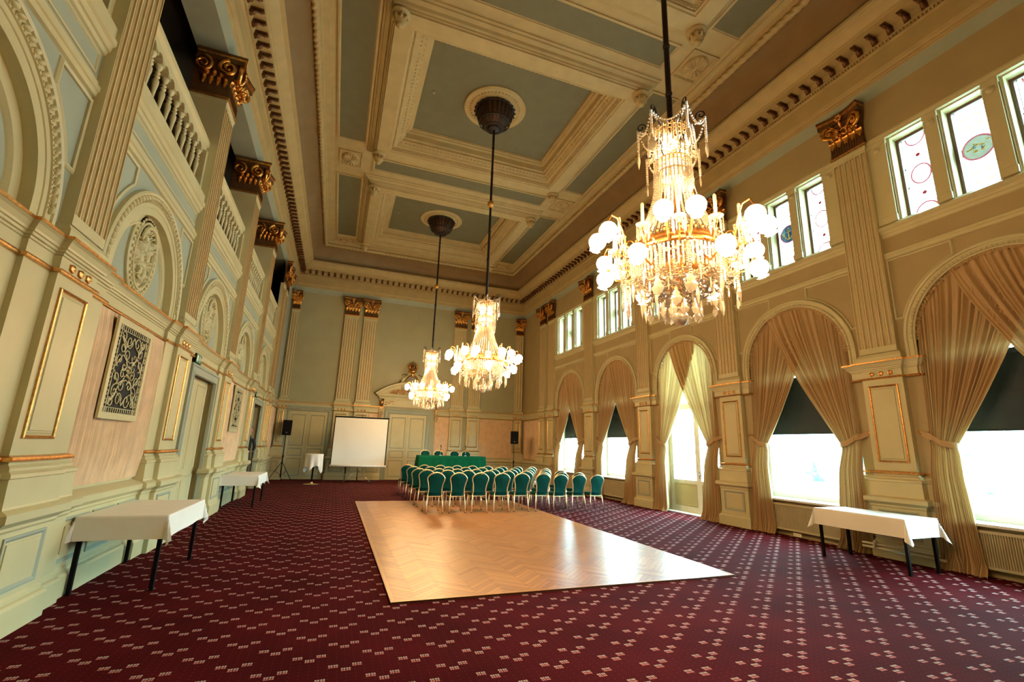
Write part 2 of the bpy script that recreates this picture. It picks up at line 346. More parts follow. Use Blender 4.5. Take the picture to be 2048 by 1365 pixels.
def capital(parent, F, c, p, h, z0=7.75, z1=8.66, side=0.0):
    """gilded composite capital; side = depth of returns when the pier stands free"""
    k = MB(F); H = z1-z0
    def ring(hh, pp): return [(c-hh, p-side-.02), (c-hh, p+pp), (c+hh, p+pp), (c+hh, p-side-.02)]
    k.mat(GILT).sweep(ring(h, 0), [(0, z0), (.03, z0+.005), (.035, z0+.03), (.02, z0+.05)])
    k.mat(BROWN).sweep(ring(h, 0), [(.012, z0+.05), (.0, z0+.22), (.01, z0+.45), (.05, z0+.66), (.07, z0+.72)])
    nrib = 13
    for i in range(nrib):                                # fine ribbing of the bell
        s = c-h+.02+(2*h-.04)*i/(nrib-1)
        k.box(s-.006, s+.006, p, p+.018, z0+.06, z0+.27)
    k.mat(GOLD)
    def leaf(s, pz, zb, hh, wd, out, ax=None):
        rows = []
        for j in range(6):
            v = j/5; wj = wd*(.55+.9*v*(1-v)*2) * (1-.55*v*v); zz = zb+hh*sin(min(v*1.25, 1)*pi/2) - (max(0, v-.75)*hh*.9); pr = .015+out*v*v
            row = []
            for q in (-1, -.5, 0, .5, 1):
                e = wj*q*(1+.15*((j+int(q*2)) % 2)); pq = pz+pr-.02*abs(q)
                row.append((s+e, pq, zz) if ax is None else (ax[0]+ax[1]*(pr-.02*abs(q)), s+e, zz))
            rows.append(row)
        k.grid(rows, True)
    for i in range(5): leaf(c-h*.86+h*1.72*i/4, p, z0+.24, .17, .062, .09)
    for i in range(4): leaf(c-h*.62+h*1.24*i/3, p, z0+.33, .20, .06, .11)
    if side:
        for sg in (-1, 1):
            for i in range(4): leaf(p-.10-side*.8*i/4, 0, z0+.24, .17, .06, .09, ax=(c+sg*h, sg))
            for i in range(3): leaf(p-.18-side*.8*i/4, 0, z0+.33, .20, .06, .11, ax=(c+sg*h, sg))
    rc_ = random.Random(6)
    for i in range(34): k.blob((c+rc_.uniform(-.8, .8)*h, p+.07+rc_.uniform(0, .05), z0+rc_.uniform(.38, .60)), (rc_.uniform(.02, .04), .03, rc_.uniform(.015, .035)), 6, 4)
    # swag of berries
    for i in range(13):
        a = pi*i/12; k.blob((c-h*.8*cos(a), p+.10+.05*sin(a), z0+.50-.10*sin(a)), .026+.008*(i % 2), 6, 4)
    # volutes
    for sg in (-1, 1):
        sp = spiral(0, 0, .16, .025, 1.7, pi*.5, 26, -1)
        pts = [(c+sg*(h*.35), p+.07, z0+.60)] + [(c+sg*(h*.72+x_), p+.10+.04*x_/.12, z0+.60+z_) for x_, z_ in sp]
        k.tube(pts, [.03]+[.044-.022*i/26 for i in range(27)], 6)
        k.blob((c+sg*(h*.72), p+.12, z0+.60), (.035, .03, .035))
        k.tube([(c+sg*.04, p+.06, z0+.42), (c+sg*.10, p+.09, z0+.56), (c+sg*.2, p+.10, z0+.68), (c+sg*(h*.72), p+.12, z0+.74)], [.02, .026, .028, .02], 6)
        if side:
            pts = [(c+sg*(h+.07), p-side*.45+x_-.2+.0, z0+.60+z_) for x_, z_ in sp]
            k.tube(pts, [.042-.022*i/26 for i in range(27)], 6)
            pts = [(c+sg*(h+.08), p-.05-x_, z0+.60+z_) for x_, z_ in sp]
            k.tube(pts, [.044-.022*i/26 for i in range(27)], 6)
    # abacus with hollow front and fleuron
    ha = h*1.28
    fr = [(c-ha+2*ha*i/10, p+.20-.09*sin(pi*i/10)) for i in range(11)]
    sd = [(c+ha*.97, p-side)] ; sl = [(c-ha*.97, p-side)]
    k.mat(BROWN).poly_ext(fr+sd+sl, z0+.73, z1-.09)
    fr2 = [(x_, y_+.02) for x_, y_ in fr]
    k.mat(GOLD).poly_ext(fr2+[(c+ha, p-side)]+[(c-ha, p-side)], z1-.09, z1-.05)
    k.mat(BROWN).poly_ext([(x_, y_+.035) for x_, y_ in fr]+[(c+ha*1.03, p-side)]+[(c-ha*1.03, p-side)], z1-.05, z1)
    k.mat(GILT)
    for i in range(6):
        a = 2*pi*i/6; k.blob((c+.05*cos(a), p+.15, z1-.10+.05*sin(a)), (.036, .03, .036))
    k.tube([(c, p+.08, z0+.58), (c, p+.13, z0+.7), (c, p+.16, z1-.1)], [.02, .03, .035], 6)
    return k.obj('capital', parent)

def pilaster(wall, F, c, h=.322, depth=.105, z0=3.43, z1=7.75, nfl=6, side=0., back=-.02):
    m = MB(F); p = depth; m.mat(CREAM)
    m.sweep([(c-h-.03, back), (c-h-.03, p), (c+h+.03, p), (c+h+.03, back)], [(.035, z0), (.035, z0+.07), (.015, z0+.10), (0, z0+.13), (-.03, z0+.14)])
    pitch = 2*h/nfl; fl = [(c-h, back)]
    fl.append((c-h, p))
    for i in range(nfl):
        a = c-h+pitch*i+pitch*.16; b = c-h+pitch*(i+1)-pitch*.16; r = (b-a)/2
        for j in range(7): th = pi*j/6; fl.append(((a+b)/2-r*cos(th), p-.8*r*sin(th)))
    fl += [(c+h, p), (c+h, back)]
    m.sweep(fl, [(0, z0+.25), (0, z1-.16)])
    m.sweep([(c-h, back), (c-h, p), (c+h, p), (c+h, back)], [(0, z0+.14), (0, z0+.25)])
    m.sweep([(c-h, back), (c-h, p), (c+h, p), (c+h, back)], [(0, z1-.16), (0, z1-.07), (.012, z1-.06), (.012, z1-.01), (0, z1)])
    if side: m.box(c-h+.002, c+h-.002, p-side, p-.06, z0+.14, z1-.001)
    o = m.obj('pilaster', wall)
    g = MBm(GLINE, F)
    for i in range(nfl):
        a = c-h+pitch*i+pitch*.16; b = c-h+pitch*(i+1)-pitch*.16
        for e in (a, b): g.box(e-.0055, e+.0055, p-.003, p+.0025, z0+.25, z1-.16)
    g.obj('flute_gilding', o)
    return o

def relief(mb, c, z, p, hw, hh, amp, seed=0, n=26, m=None):
    """carved oval relief: a modelled field of scrolls and leaves"""
    rnd = random.Random(seed); bl = [(rnd.uniform(-.75, .75), rnd.uniform(-.8, .8), rnd.uniform(.05, .13), rnd.uniform(.3, 1)) for _ in range(46)]
    mb.mat(m or CREAM); rows = []
    for i in range(n+1):
        v = -1+2*i/n; row = []
        for j in range(n+1):
            u = -1+2*j/n; q = sqrt(max(0, 1-v*v*.999)); x_ = u*q
            hgt = 0
            for bx, bz, br, ba in bl:
                d = ((x_-bx)**2+(v-bz)**2)/(br*br)
                if d < 4: hgt = max(hgt, ba*math.exp(-d)*(1+.35*sin(14*atan2(v-bz, x_-bx))))
            hgt = min(1.2, hgt + .45*max(0, 1-(abs(sin(5*x_+4*v*v)-v*.6))*5)*.6)
            edge = min(1, (1-x_*x_-v*v)*4) if x_*x_+v*v < 1 else 0
            row.append((c+hw*x_, p+amp*max(0, edge)*hgt, z+hh*v))
        rows.append(row)
    mb.grid(rows, True)

def ring_oval(c, z, hw, hh, n=40): return [(c+hw*cos(2*pi*i/n), z+hh*sin(2*pi*i/n)) for i in range(n)]

def egg_mesh():
    m = MBm(CREAM); m.blob((0, 0, 0), (.036, .026, .047), 8, 5); me = m.mesh('egg'); return me

# ================================================================ LEFT WALL
def blind_arch(wall, F, c, detail, seed, zs=3.55, Ro=1.33, Ri=1.02, p0=0.):
    a = MB(F); a.mat(CREAM)
    # archivolt profile, u inward from the outer edge
    prof = [(0, p0-.01), (0, p0+.05), (.025, p0+.065), (.05, p0+.055), (.055, p0+.035), (.125, p0+.03), (.13, p0+.045), (.15, p0+.045), (.155, p0+.03), (.21, p0+.03), (.215, p0+.02), (.31, p0+.02), (.31, p0-.115)]
    path = [(c+Ro, 3.42)] + arc(c, zs, Ro, 0, pi, 36) + [(c-Ro, 3.42)]
    a.sweep(path, prof, AF)
    ar = a.obj('archivolt', wall)
    n = 44 if detail else 40
    cnt = MBm(CREAM, F)
    for i in range(n):
        th = pi*(i+.5)/n; r = Ro-.088; x_, z_ = c+r*cos(th), zs+r*sin(th)
        if detail:
            o = link(EGG, 'egg', ar, loc=F(x_, p0+.04, z_)); o.rotation_euler = (-(th), 0, 0) if F is FL else (0, 0, 0)
        else: cnt.blob((x_, p0+.04, z_), (.03, .024, .034), 6, 4)
        r = Ro-.14; cnt.blob((c+r*cos(th+.5*pi/n), p0+.048, zs+r*sin(th+.5*pi/n)), .010, 5, 3); cnt.blob((c+r*cos(th), p0+.048, zs+r*sin(th)), .010, 5, 3)
    cnt.obj('bead_band', ar, kind='stuff')
    # tympanum
    t = MB(F); pt = p0-.11; t.mat(BLUE)
    pts = [(c+Ri, 3.38)] + arc(c, zs, Ri, 0, pi, 30) + [(c-Ri, 3.38)]
    t.face(t.pts([(x_, pt, z_) for x_, z_ in pts]))
    t.mat(CREAM).sweep([(c+Ri, 3.42)] + arc(c, zs, Ri, 0, pi, 30) + [(c-Ri, 3.42)], [(0, pt+.001), (0, pt+.03), (.10, pt+.03), (.11, pt+.04), (.13, pt+.04), (.15, pt+.015), (.16, pt)], AF)
    t.sweep([(c-Ri, 3.44), (c+Ri, 3.44)], [(0, pt+.001), (0, pt+.03), (.05, pt+.03), (.06, pt+.04), (.08, pt+.02), (.09, pt)], AF)
    # oval medallion frame
    zc = zs+.50
    t.sweep(ring_oval(c, zc, .46, .60), [(0, pt), (0, pt+.03), (.02, pt+.045), (.04, pt+.03), (.12, pt+.03), (.125, pt+.05), (.15, pt+.05), (.16, pt+.02)], AF, closed=True)
    t.obj('tympanum', wall)
    md = MB(F); relief(md, c, zc, pt+.012, .31, .45, .085, seed, n=44, m=CREAM)
    md.mat(CREAM)
    for i in range(36):
        th = 2*pi*i/36; md.blob((c+.38*cos(th), pt+.04, zc+.52*sin(th)), (.024, .018, .024), 6, 4)
    # hollow hood above a modelled group of figures
    r_ = random.Random(seed+50)
    md.tube([(c+.25*cos(th), pt+.07, zc+.10+.30*sin(th)) for th in [pi*(.05+.9*i/14) for i in range(15)]], [.014+.016*sin(pi*i/14)+.010*(i % 2) for i in range(15)], 6)
    for i in range(9): th = pi*(.05+.9*i/8); md.tube([(c+.25*cos(th), pt+.075, zc+.10+.30*sin(th)), (c+.14*cos(th), pt+.04, zc+.12+.18*sin(th))], [.018, .008], 5)
    for px, pz, rx, rz in ((-.04, .10, .055, .09), (-.05, .22, .04, .05), (.09, -.02, .05, .08), (.10, .09, .036, .044), (-.10, -.06, .06, .07), (.0, -.12, .10, .06), (-.06, -.22, .055, .09), (.08, -.22, .05, .10), (.0, -.34, .12, .045)): md.blob((c+px, pt+.035, zc+pz), (rx*.85, .04, rz*.85), 8, 6)
    for i in range(22):
        x0_, z0_ = c+r_.uniform(-.2, .2), zc+r_.uniform(-.38, .18); d_ = r_.uniform(0, 6.3); md.tube([(x0_, pt+.03, z0_), (x0_+.05*cos(d_), pt+.065, z0_+.07*sin(d_)), (x0_+.09*cos(d_+.9), pt+.03, z0_+.09*sin(d_+.9))], [.006, .014, .005], 5)
    md.obj('medallion', wall)

def spandrels(wall, F, c, top, half=1.42, R_=1.40, zs=3.55, p0=0.):
    m = MBm(CREAM, F)
    for sg in (-1, 1):
        a1 = math.acos(min(1, .12/R_)); a0 = math.asin(min(1, (.55)/R_))
        pts = [(c+sg*(R_+.04)*cos(a), zs+(R_+.04)*sin(a)) for a in [a0+(a1-a0)*i/14 for i in range(15)]]
        xe = c+sg*half; poly = pts + [(pts[-1][0], top), (xe, top), (xe, pts[0][1])]
        if abs(pts[-1][0]-c) > half: continue
        if top < pts[-1][1]+.02: poly = pts[:-4] + [(pts[-5][0], top), (xe, top), (xe, pts[0][1])] if pts[-5][1] < top-.02 else pts[:-8]+[(pts[-9][0], top), (xe, top), (xe, pts[0][1])]
        if sg < 0: poly = poly[::-1]
        # drop the degenerate corner where the arc meets the side
        m.sweep(poly, [(0, p0), (0, p0+.022), (.025, p0+.03), (.045, p0+.012), (.05, p0)], AF, closed=True, flip=-1 if False else 1)
    m.obj('spandrel_moulding', wall)

EGG = egg_mesh()
wl = MB(FL)
wl.mat(BLUE)
DOORS_L = [(10.05, 11.92), (10.05+2*P, 11.92+2*P)]
ZD = 2.92
ys = [YN] + [v for d in DOORS_L for v in d] + [YFW]
wl.mat(CREAM)
for a, b in zip(ys[0::2], ys[1::2]): wl.quad((a, 0, 0), (b, 0, 0), (b, 0, ZD), (a, 0, ZD))
wl.quad((YN, 0, ZD), (YFW, 0, ZD), (YFW, 0, 3.43), (YN, 0, 3.43))
def wall_arch(mb, s0, s1, z0, z1, c, R_, zs, p=0., n=24):
    mb.quad((s0, p, z0), (c-R_, p, z0), (c-R_, p, zs), (s0, p, zs)); mb.quad((c+R_, p, z0), (s1, p, z0), (s1, p, zs), (c+R_, p, zs))
    mb.quad((s0, p, zs), (c-R_, p, zs), (c-R_, p, z1), (s0, p, z1)); mb.quad((c+R_, p, zs), (s1, p, zs), (s1, p, z1), (c+R_, p, z1))
    A_ = arc(c, zs, R_, pi, 0, n)
    for q, r_ in zip(A_[:-1], A_[1:]): mb.quad((q[0], p, q[1]), (r_[0], p, r_[1]), (r_[0], p, z1), (q[0], p, z1))
wl.mat(BLUE)
for k, c in enumerate(BAYS): wall_arch(wl, c-P/2, c+P/2, 3.43, 5.78, c, 1.325, 3.55)
wl.quad((YN, 0, 3.43), (PIERS[0], 0, 3.43), (PIERS[0], 0, 5.78), (YN, 0, 5.78))
wl.quad((PIERS[5], 0, 3.43), (YFW, 0, 3.43), (YFW, 0, ZT), (PIERS[5], 0, ZT))
# beam over the gallery opening and its blue soffit
wl.mat(BLUE).quad((YN, 0, ZT), (YFW, 0, ZT), (YFW, -.52, ZT), (YN, -.52, ZT))
wl.mat(CREAM).box(YN, YFW, -.52, -.005, ZT+.002, 9.9)
for c in BAYS:
    wl.quad((c-1.33, .0, 3.415), (c+1.33, 0, 3.415), (c+1.33, -.17, 3.415), (c-1.33, -.17, 3.415))
wl.mat(DARK).quad((YN, -2.75, -.3), (YFW, -2.75, -.3), (YFW, -2.75, 11.7), (YN, -2.75, 11.7))  # unseen outer sheet, added to keep daylight from leaking in
WL = wl.obj('wall_left', kind='structure')
# gallery behind the balustrade, its unlit darkness painted on
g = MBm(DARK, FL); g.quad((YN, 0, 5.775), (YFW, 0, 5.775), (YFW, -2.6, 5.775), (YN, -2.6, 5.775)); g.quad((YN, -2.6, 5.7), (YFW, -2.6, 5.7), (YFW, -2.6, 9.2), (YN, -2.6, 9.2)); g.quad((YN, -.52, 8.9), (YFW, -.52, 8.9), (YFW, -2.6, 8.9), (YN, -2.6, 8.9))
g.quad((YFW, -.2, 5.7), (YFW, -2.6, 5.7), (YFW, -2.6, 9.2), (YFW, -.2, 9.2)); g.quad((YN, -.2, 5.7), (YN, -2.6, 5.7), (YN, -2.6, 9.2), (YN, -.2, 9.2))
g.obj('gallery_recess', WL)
# entablature following all breaks
def breaks(ps, HF=HF):
    path = []
    for c in ps:
        path += [(c-HF, 0), (c-HF, PF), (c-H0, PF), (c-H0, PP), (c+H0, PP), (c+H0, PF), (c+HF, PF), (c+HF, 0)]
    return path
dd = .98                               # distance to the twin pilaster by the corner
def twin(c): return [(c-HF, 0), (c-HF, PF), (c-H0, PF), (c-H0, PP), (c+H0, PP), (c+H0, PF), (c+dd-H0, PF), (c+dd-H0, PP), (c+dd+H0, PP), (c+dd+H0, 0)]
ent = MB(FL); ent.mat(CREAM)
PATH_L = [(YN, 0)] + breaks(PIERS[:5]) + twin(PIERS[5]) + [(YFW, 0)]
ent.sweep(PATH_L, ENTP, pm=ENTM); ent.obj('entablature', WL)
# PIERS: index 0 -> 1.96, 1 -> 5.53 (first seen), ... 5 -> 19.79 (twin)
for k, c in enumerate(PIERS):
    if k == 5:
        pedestal(WL, FL, c); pedestal(WL, FL, c+dd, flank=False)
        for cc in (c, c+dd):
            o = pilaster(WL, FL, cc, side=.02, back=-.02); capital(o, FL, cc, PP, .322)
    else:
        pedestal(WL, FL, c)
        o = pilaster(WL, FL, c, side=.60, back=-.5); capital(o, FL, c, PP, .322, side=.58)
# dado between pedestals
def dado(wall, F, a, b, npan=2, bay_name='dado_panelling'):
    m = MBm(CREAM, F); m.sweep([(a, 0), (b, 0)], DADOP)
    wd = (b-a-.1)/npan
    for i in range(npan):
        x0, x1 = a+.05+wd*i+.05, a+.05+wd*(i+1)-.05
        m.mat(BLUE).sweep(rect(x0, x1, .35, .80), [(0, .083), (0, .10), (.02, .10), (.035, .09), (.045, .083)], AF, closed=True)
        m.mat(CREAM).box(x0+.10, x1-.10, .06, .095, .44, .71)
    m.obj(bay_name, wall)
for k, c in enumerate(BAYS):
    a, b = c-P/2+HF, c+P/2-HF
    if k in (2, 4): continue
    dado(WL, FL, a, b, 3)
dado(WL, FL, PIERS[5]+dd+H0, YFW, 2); dado(WL, FL, YN, PIERS[0]-HF, 3)
for a, b in ((PIERS[2]+HF, 10.0), (11.98, PIERS[3]-HF), (PIERS[4]+HF, 10.0+2*P), (11.98+2*P, PIERS[5]-HF)):
    if b-a > .05: dado(WL, FL, a, b, 1)
# arches, mouldings, balustrades
def baluster_mesh():
    m = MBm(CREAM); pr = [(.045, 0), (.045, .05), (.022, .06), (.016, .09), (.018, .13), (.024, .22), (.033, .32), (.043, .39), (.042, .43), (.024, .465), (.024, .475), (.040, .485), (.040, .50), (.022, .51), (.022, .53), (.036, .54), (.036, .553), (.020, .565), (.020, .59), (.040, .61), (.048, .64), (.048, .69)]
    m.lathe(pr, seg=10); m.box(-.05, .05, -.05, .05, 0, .045); m.box(-.05, .05, -.05, .05, .66, .70); return m.mesh('baluster')
BAL = baluster_mesh()
for k, c in enumerate(BAYS):
    blind_arch(WL, FL, c, k in (0, 1), 11+k); spandrels(WL, FL, c, 4.86)
    s0, s1 = c-P/2+.322, c+P/2-.322
    m = MBm(CREAM, FL)
    m.sweep([(s0, 0), (s1, 0)], [(0, 4.93), (.03, 4.94), (.035, 4.99), (.05, 5.0), (.05, 5.05), (.02, 5.06), (.02, 5.11), (0, 5.13)])
    m.sweep([(s0, 0), (s1, 0)], [(0, 5.42), (.02, 5.43), (.03, 5.47), (.05, 5.48), (.06, 5.54), (.085, 5.56), (.085, 5.62), (.06, 5.63), (.06, 5.77), (-.25, 5.78)])
    m.mat(BLUE)
    m.mat(CREAM).sweep(rect(s0+.06, s1-.06, 5.16, 5.39), [(0, 0), (0, .012), (.02, .015), (.03, 0)], AF, closed=True)
    m.obj('string_course', WL)
    b = MBm(CREAM, FL)
    b.box(s0, s1, -.20, .0, 5.77, 5.84)
    b.sweep([(s0, -.06), (s1, -.06)], [(-.16, 6.66), (-.02, 6.66), (.02, 6.70), (.04, 6.72), (.04, 6.80), (.0, 6.84), (-.16, 6.84)])
    b.sweep([(s0, -.06), (s1, -.06)], [(-.16, 6.60), (.0, 6.60), (.0, 6.66), (-.16, 6.66)])
    n = 12; st = (s1-s0)/n
    for i in range(n+1):                                   # small arches joining the baluster heads
        if i < n:
            cc = s0+st*(i+.5)
            A_ = arc(cc, 6.50, st*.33, 0, pi, 8)
            for q, r_ in zip(A_[:-1], A_[1:]): b.quad((q[0], -.05, q[1]), (r_[0], -.05, r_[1]), (r_[0], -.05, 6.66), (q[0], -.05, 6.66)); b.quad((q[0], -.05, q[1]), (r_[0], -.05, r_[1]), (r_[0], -.15, r_[1]), (q[0], -.15, q[1]))
            b.box(cc-st*.5, cc-st*.33, -.15, -.05, 6.50, 6.66); b.box(cc+st*.33, cc+st*.5, -.15, -.05, 6.50, 6.66)
    for q in (s0+.04, s1-.04): b.box(q-.05, q+.05, -.16, -.02, 5.84, 6.6)
    bo = b.obj('balustrade', WL)
    for i in range(1, n): link(BAL, 'baluster', bo, loc=FL(s0+st*i, -.10, 5.82))
# doorways with deep panelled reveals and a small lobby
for i, (a, b) in enumerate(DOORS_L):
    m = MB(FL); m.mat(BLUE)
    casing = [(0, -.03), (0, .05), (.02, .065), (.05, .065), (.06, .045), (.13, .04), (.14, .055), (.19, .055), (.20, 0)]
    m.sweep([(b+.10, 0), (b+.10, ZD+.10), (a-.10, ZD+.10), (a-.10, 0)], [(u-.02-.08+.10, w_) for u, w_ in casing], AF, flip=1)
    co = m.obj('door_%d' % (i+3), kind='structure')
    j = MBm(CREAM, FL)
    for s in (a, b):
        j.quad((s, 0, 0), (s, -1.40, 0), (s, -1.40, ZD), (s, 0, ZD))
        sg = 1 if s == a else -1
        for z0, z1 in ((.15, .8), (.95, 2.75)):
            j.box(min(s, s+sg*.012), max(s, s+sg*.012), -1.30, -.08, z0, z1)
    j.quad((a, 0, ZD), (b, 0, ZD), (b, -1.40, ZD), (a, -1.40, ZD)); j.obj('reveal', co)
    if i == 0:
        for q0, q1 in ((a+.02, (a+b)/2-.004), ((a+b)/2+.004, b-.02)):
            d_ = MBm(CREAM, FL); d_.box(q0, q1, -.16, -.11, .01, ZD-.02)
            for z0, z1 in ((.14, .92), (1.05, ZD-.18)):
                d_.sweep(rect(q0+.10, q1-.10, z0, z1), [(0, -.11), (.006, -.096), (.02, -.096), (.035, -.106), (.04, -.11)], AF, closed=True)
            d_.obj('door_leaf', co)
    if i == 1: st_ = MBm(WOOD, FL); st_.box(a, b, -1.4, -.10, 0, .17); st_.obj('step', co)
    l = MBm(FIELD, FL); A0, B0, Z1 = a-.5, b+.5, ZD+.2
    l.quad((A0, -2.5, 0), (B0, -2.5, 0), (B0, -2.5, Z1), (A0, -2.5, Z1)); l.quad((A0, -1.40, Z1), (B0, -1.40, Z1), (B0, -2.5, Z1), (A0, -2.5, Z1))
    for q0, q1 in ((A0, a), (b, B0)): l.quad((q0, -1.40, 0), (q1, -1.40, 0), (q1, -1.40, Z1), (q0, -1.40, Z1))
    l.quad((a, -1.40, ZD), (b, -1.40, ZD), (b, -1.40, Z1), (a, -1.40, Z1))
    for q0 in (A0, B0): l.quad((q0, -1.40, 0), (q0, -2.5, 0), (q0, -2.5, Z1), (q0, -1.40, Z1))
    l.obj('lobby', co)

# ================================================================ RIGHT WALL
ZSR, RIR, ROR = 3.72, 1.20, 1.36       # window arches: springing, opening, outer edge
WT = .50                                # wall thickness
wr = MB(FR); wr.mat(RFIELD)
CW, CPIT, CZ0, CZ1 = .60, .83, 5.98, 7.70   # clerestory lights
for k, c in enumerate(BAYS):
    a, b = c-P/2, c+P/2
    zb = 0 if k == 2 else .72
    wr.quad((a, 0, 0), (c-RIR, 0, 0), (c-RIR, 0, ZSR), (a, 0, ZSR)); wr.quad((c+RIR, 0, 0), (b, 0, 0), (b, 0, ZSR), (c+RIR, 0, ZSR))
    if zb: wr.quad((c-RIR, 0, 0), (c+RIR, 0, 0), (c+RIR, 0, zb), (c-RIR, 0, zb))
    wall_arch(wr, a, b, ZSR, CZ0, c, RIR, ZSR, 0, 30)
    # solid reveal of the arch and sill
    R_ = [(c+RIR, zb)] + arc(c, ZSR, RIR, 0, pi, 30) + [(c-RIR, zb)]
    for q, r_ in zip(R_[:-1], R_[1:]): wr.quad((q[0], 0, q[1]), (r_[0], 0, r_[1]), (r_[0], -WT, r_[1]), (q[0], -WT, q[1]))
    wr.quad((c-RIR, 0, zb), (c+RIR, 0, zb), (c+RIR, -WT, zb), (c-RIR, -WT, zb))
    # clerestory band with three openings
    xs = [a] + [v for j in (-1, 0, 1) for v in (c+CPIT*j-CW/2, c+CPIT*j+CW/2)] + [b]
    for q, r_ in zip(xs[0::2], xs[1::2]): wr.quad((q, 0, CZ0), (r_, 0, CZ0), (r_, 0, CZ1), (q, 0, CZ1))
    wr.quad((a, 0, CZ1), (b, 0, CZ1), (b, 0, ZT), (a, 0, ZT))
    for q, r_ in zip(xs[1:-1:2], xs[2:-1:2]):
        wr.quad((q, 0, CZ0), (q, -.34, CZ0), (q, -.34, CZ1), (q, 0, CZ1)); wr.quad((r_, 0, CZ0), (r_, -.34, CZ0), (r_, -.34, CZ1), (r_, 0, CZ1))
        wr.quad((q, 0, CZ0), (r_, 0, CZ0), (r_, -.34, CZ0), (q, -.34, CZ0)); wr.quad((q, 0, CZ1), (r_, 0, CZ1), (r_, -.34, CZ1), (q, -.34, CZ1))
wr.quad((YN, 0, 0), (PIERS[0], 0, 0), (PIERS[0], 0, ZT), (YN, 0, ZT)); wr.quad((PIERS[5], 0, 0), (YFW, 0, 0), (YFW, 0, ZT), (PIERS[5], 0, ZT))
wr.quad((YN, -.01, ZT), (YFW, -.01, ZT), (YFW, -.01, 11.7), (YN, -.01, 11.7))  # unseen sheet added behind the cornice to block outside light
WR = wr.obj('wall_right', kind='structure')
e = MB(FR)
TW = twin(PIERS[5])
for k, c in enumerate(PIERS[:5]):
    pth = ([(YN, 0)] if k == 0 else [(c-HF+.02, -WT+.02), (c-HF+.02, 0)][1:]) + breaks([c])
    lo = YN if k == 0 else BAYS[k-1]+RIR
    hi = BAYS[k]-RIR
    e.sweep(([(lo, -.18)] if k else []) + [(lo, 0)] + breaks([c], .55) + [(hi, 0), (hi, -.18)], ENTP, pm=ENTM)
e.sweep([(BAYS[4]+RIR, -.18), (BAYS[4]+RIR, 0)] + TW + [(YFW, 0)], ENTP, pm=ENTM)
e.obj('entablature', WR)
for k, c in enumerate(PIERS):
    if k == 5:
        for cc in (c, c+dd): pedestal(WR, FR, cc, flank=(cc == c), hf=.55, pf=-.03); o = pilaster(WR, FR, cc); capital(o, FR, cc, PP, .322)
    else:
        pedestal(WR, FR, c, hf=.55, pf=-.03); o = pilaster(WR, FR, c); capital(o, FR, c, PP, .322)
for a, b in [(YN, PIERS[0]-HF)]: dado(WR, FR, a, b, 3)
for k in range(5):
    for a, b in ((PIERS[k]+HF, BAYS[k]-RIR), (BAYS[k]+RIR, PIERS[k+1]-HF)):
        if b-a < .03: continue
def relief_rosette(mb, s, p, z, r):
    rows = [[(s+rr*cos(2*pi*i/12), p+pp, z+rr*sin(2*pi*i/12)) for i in range(12)] for rr, pp in [(.001, .5*r), (.3*r, .45*r), (.4*r, .2*r), (.8*r, .28*r), (r, 0)]]
    mb.grid(rows, True, True)
WIN = 0
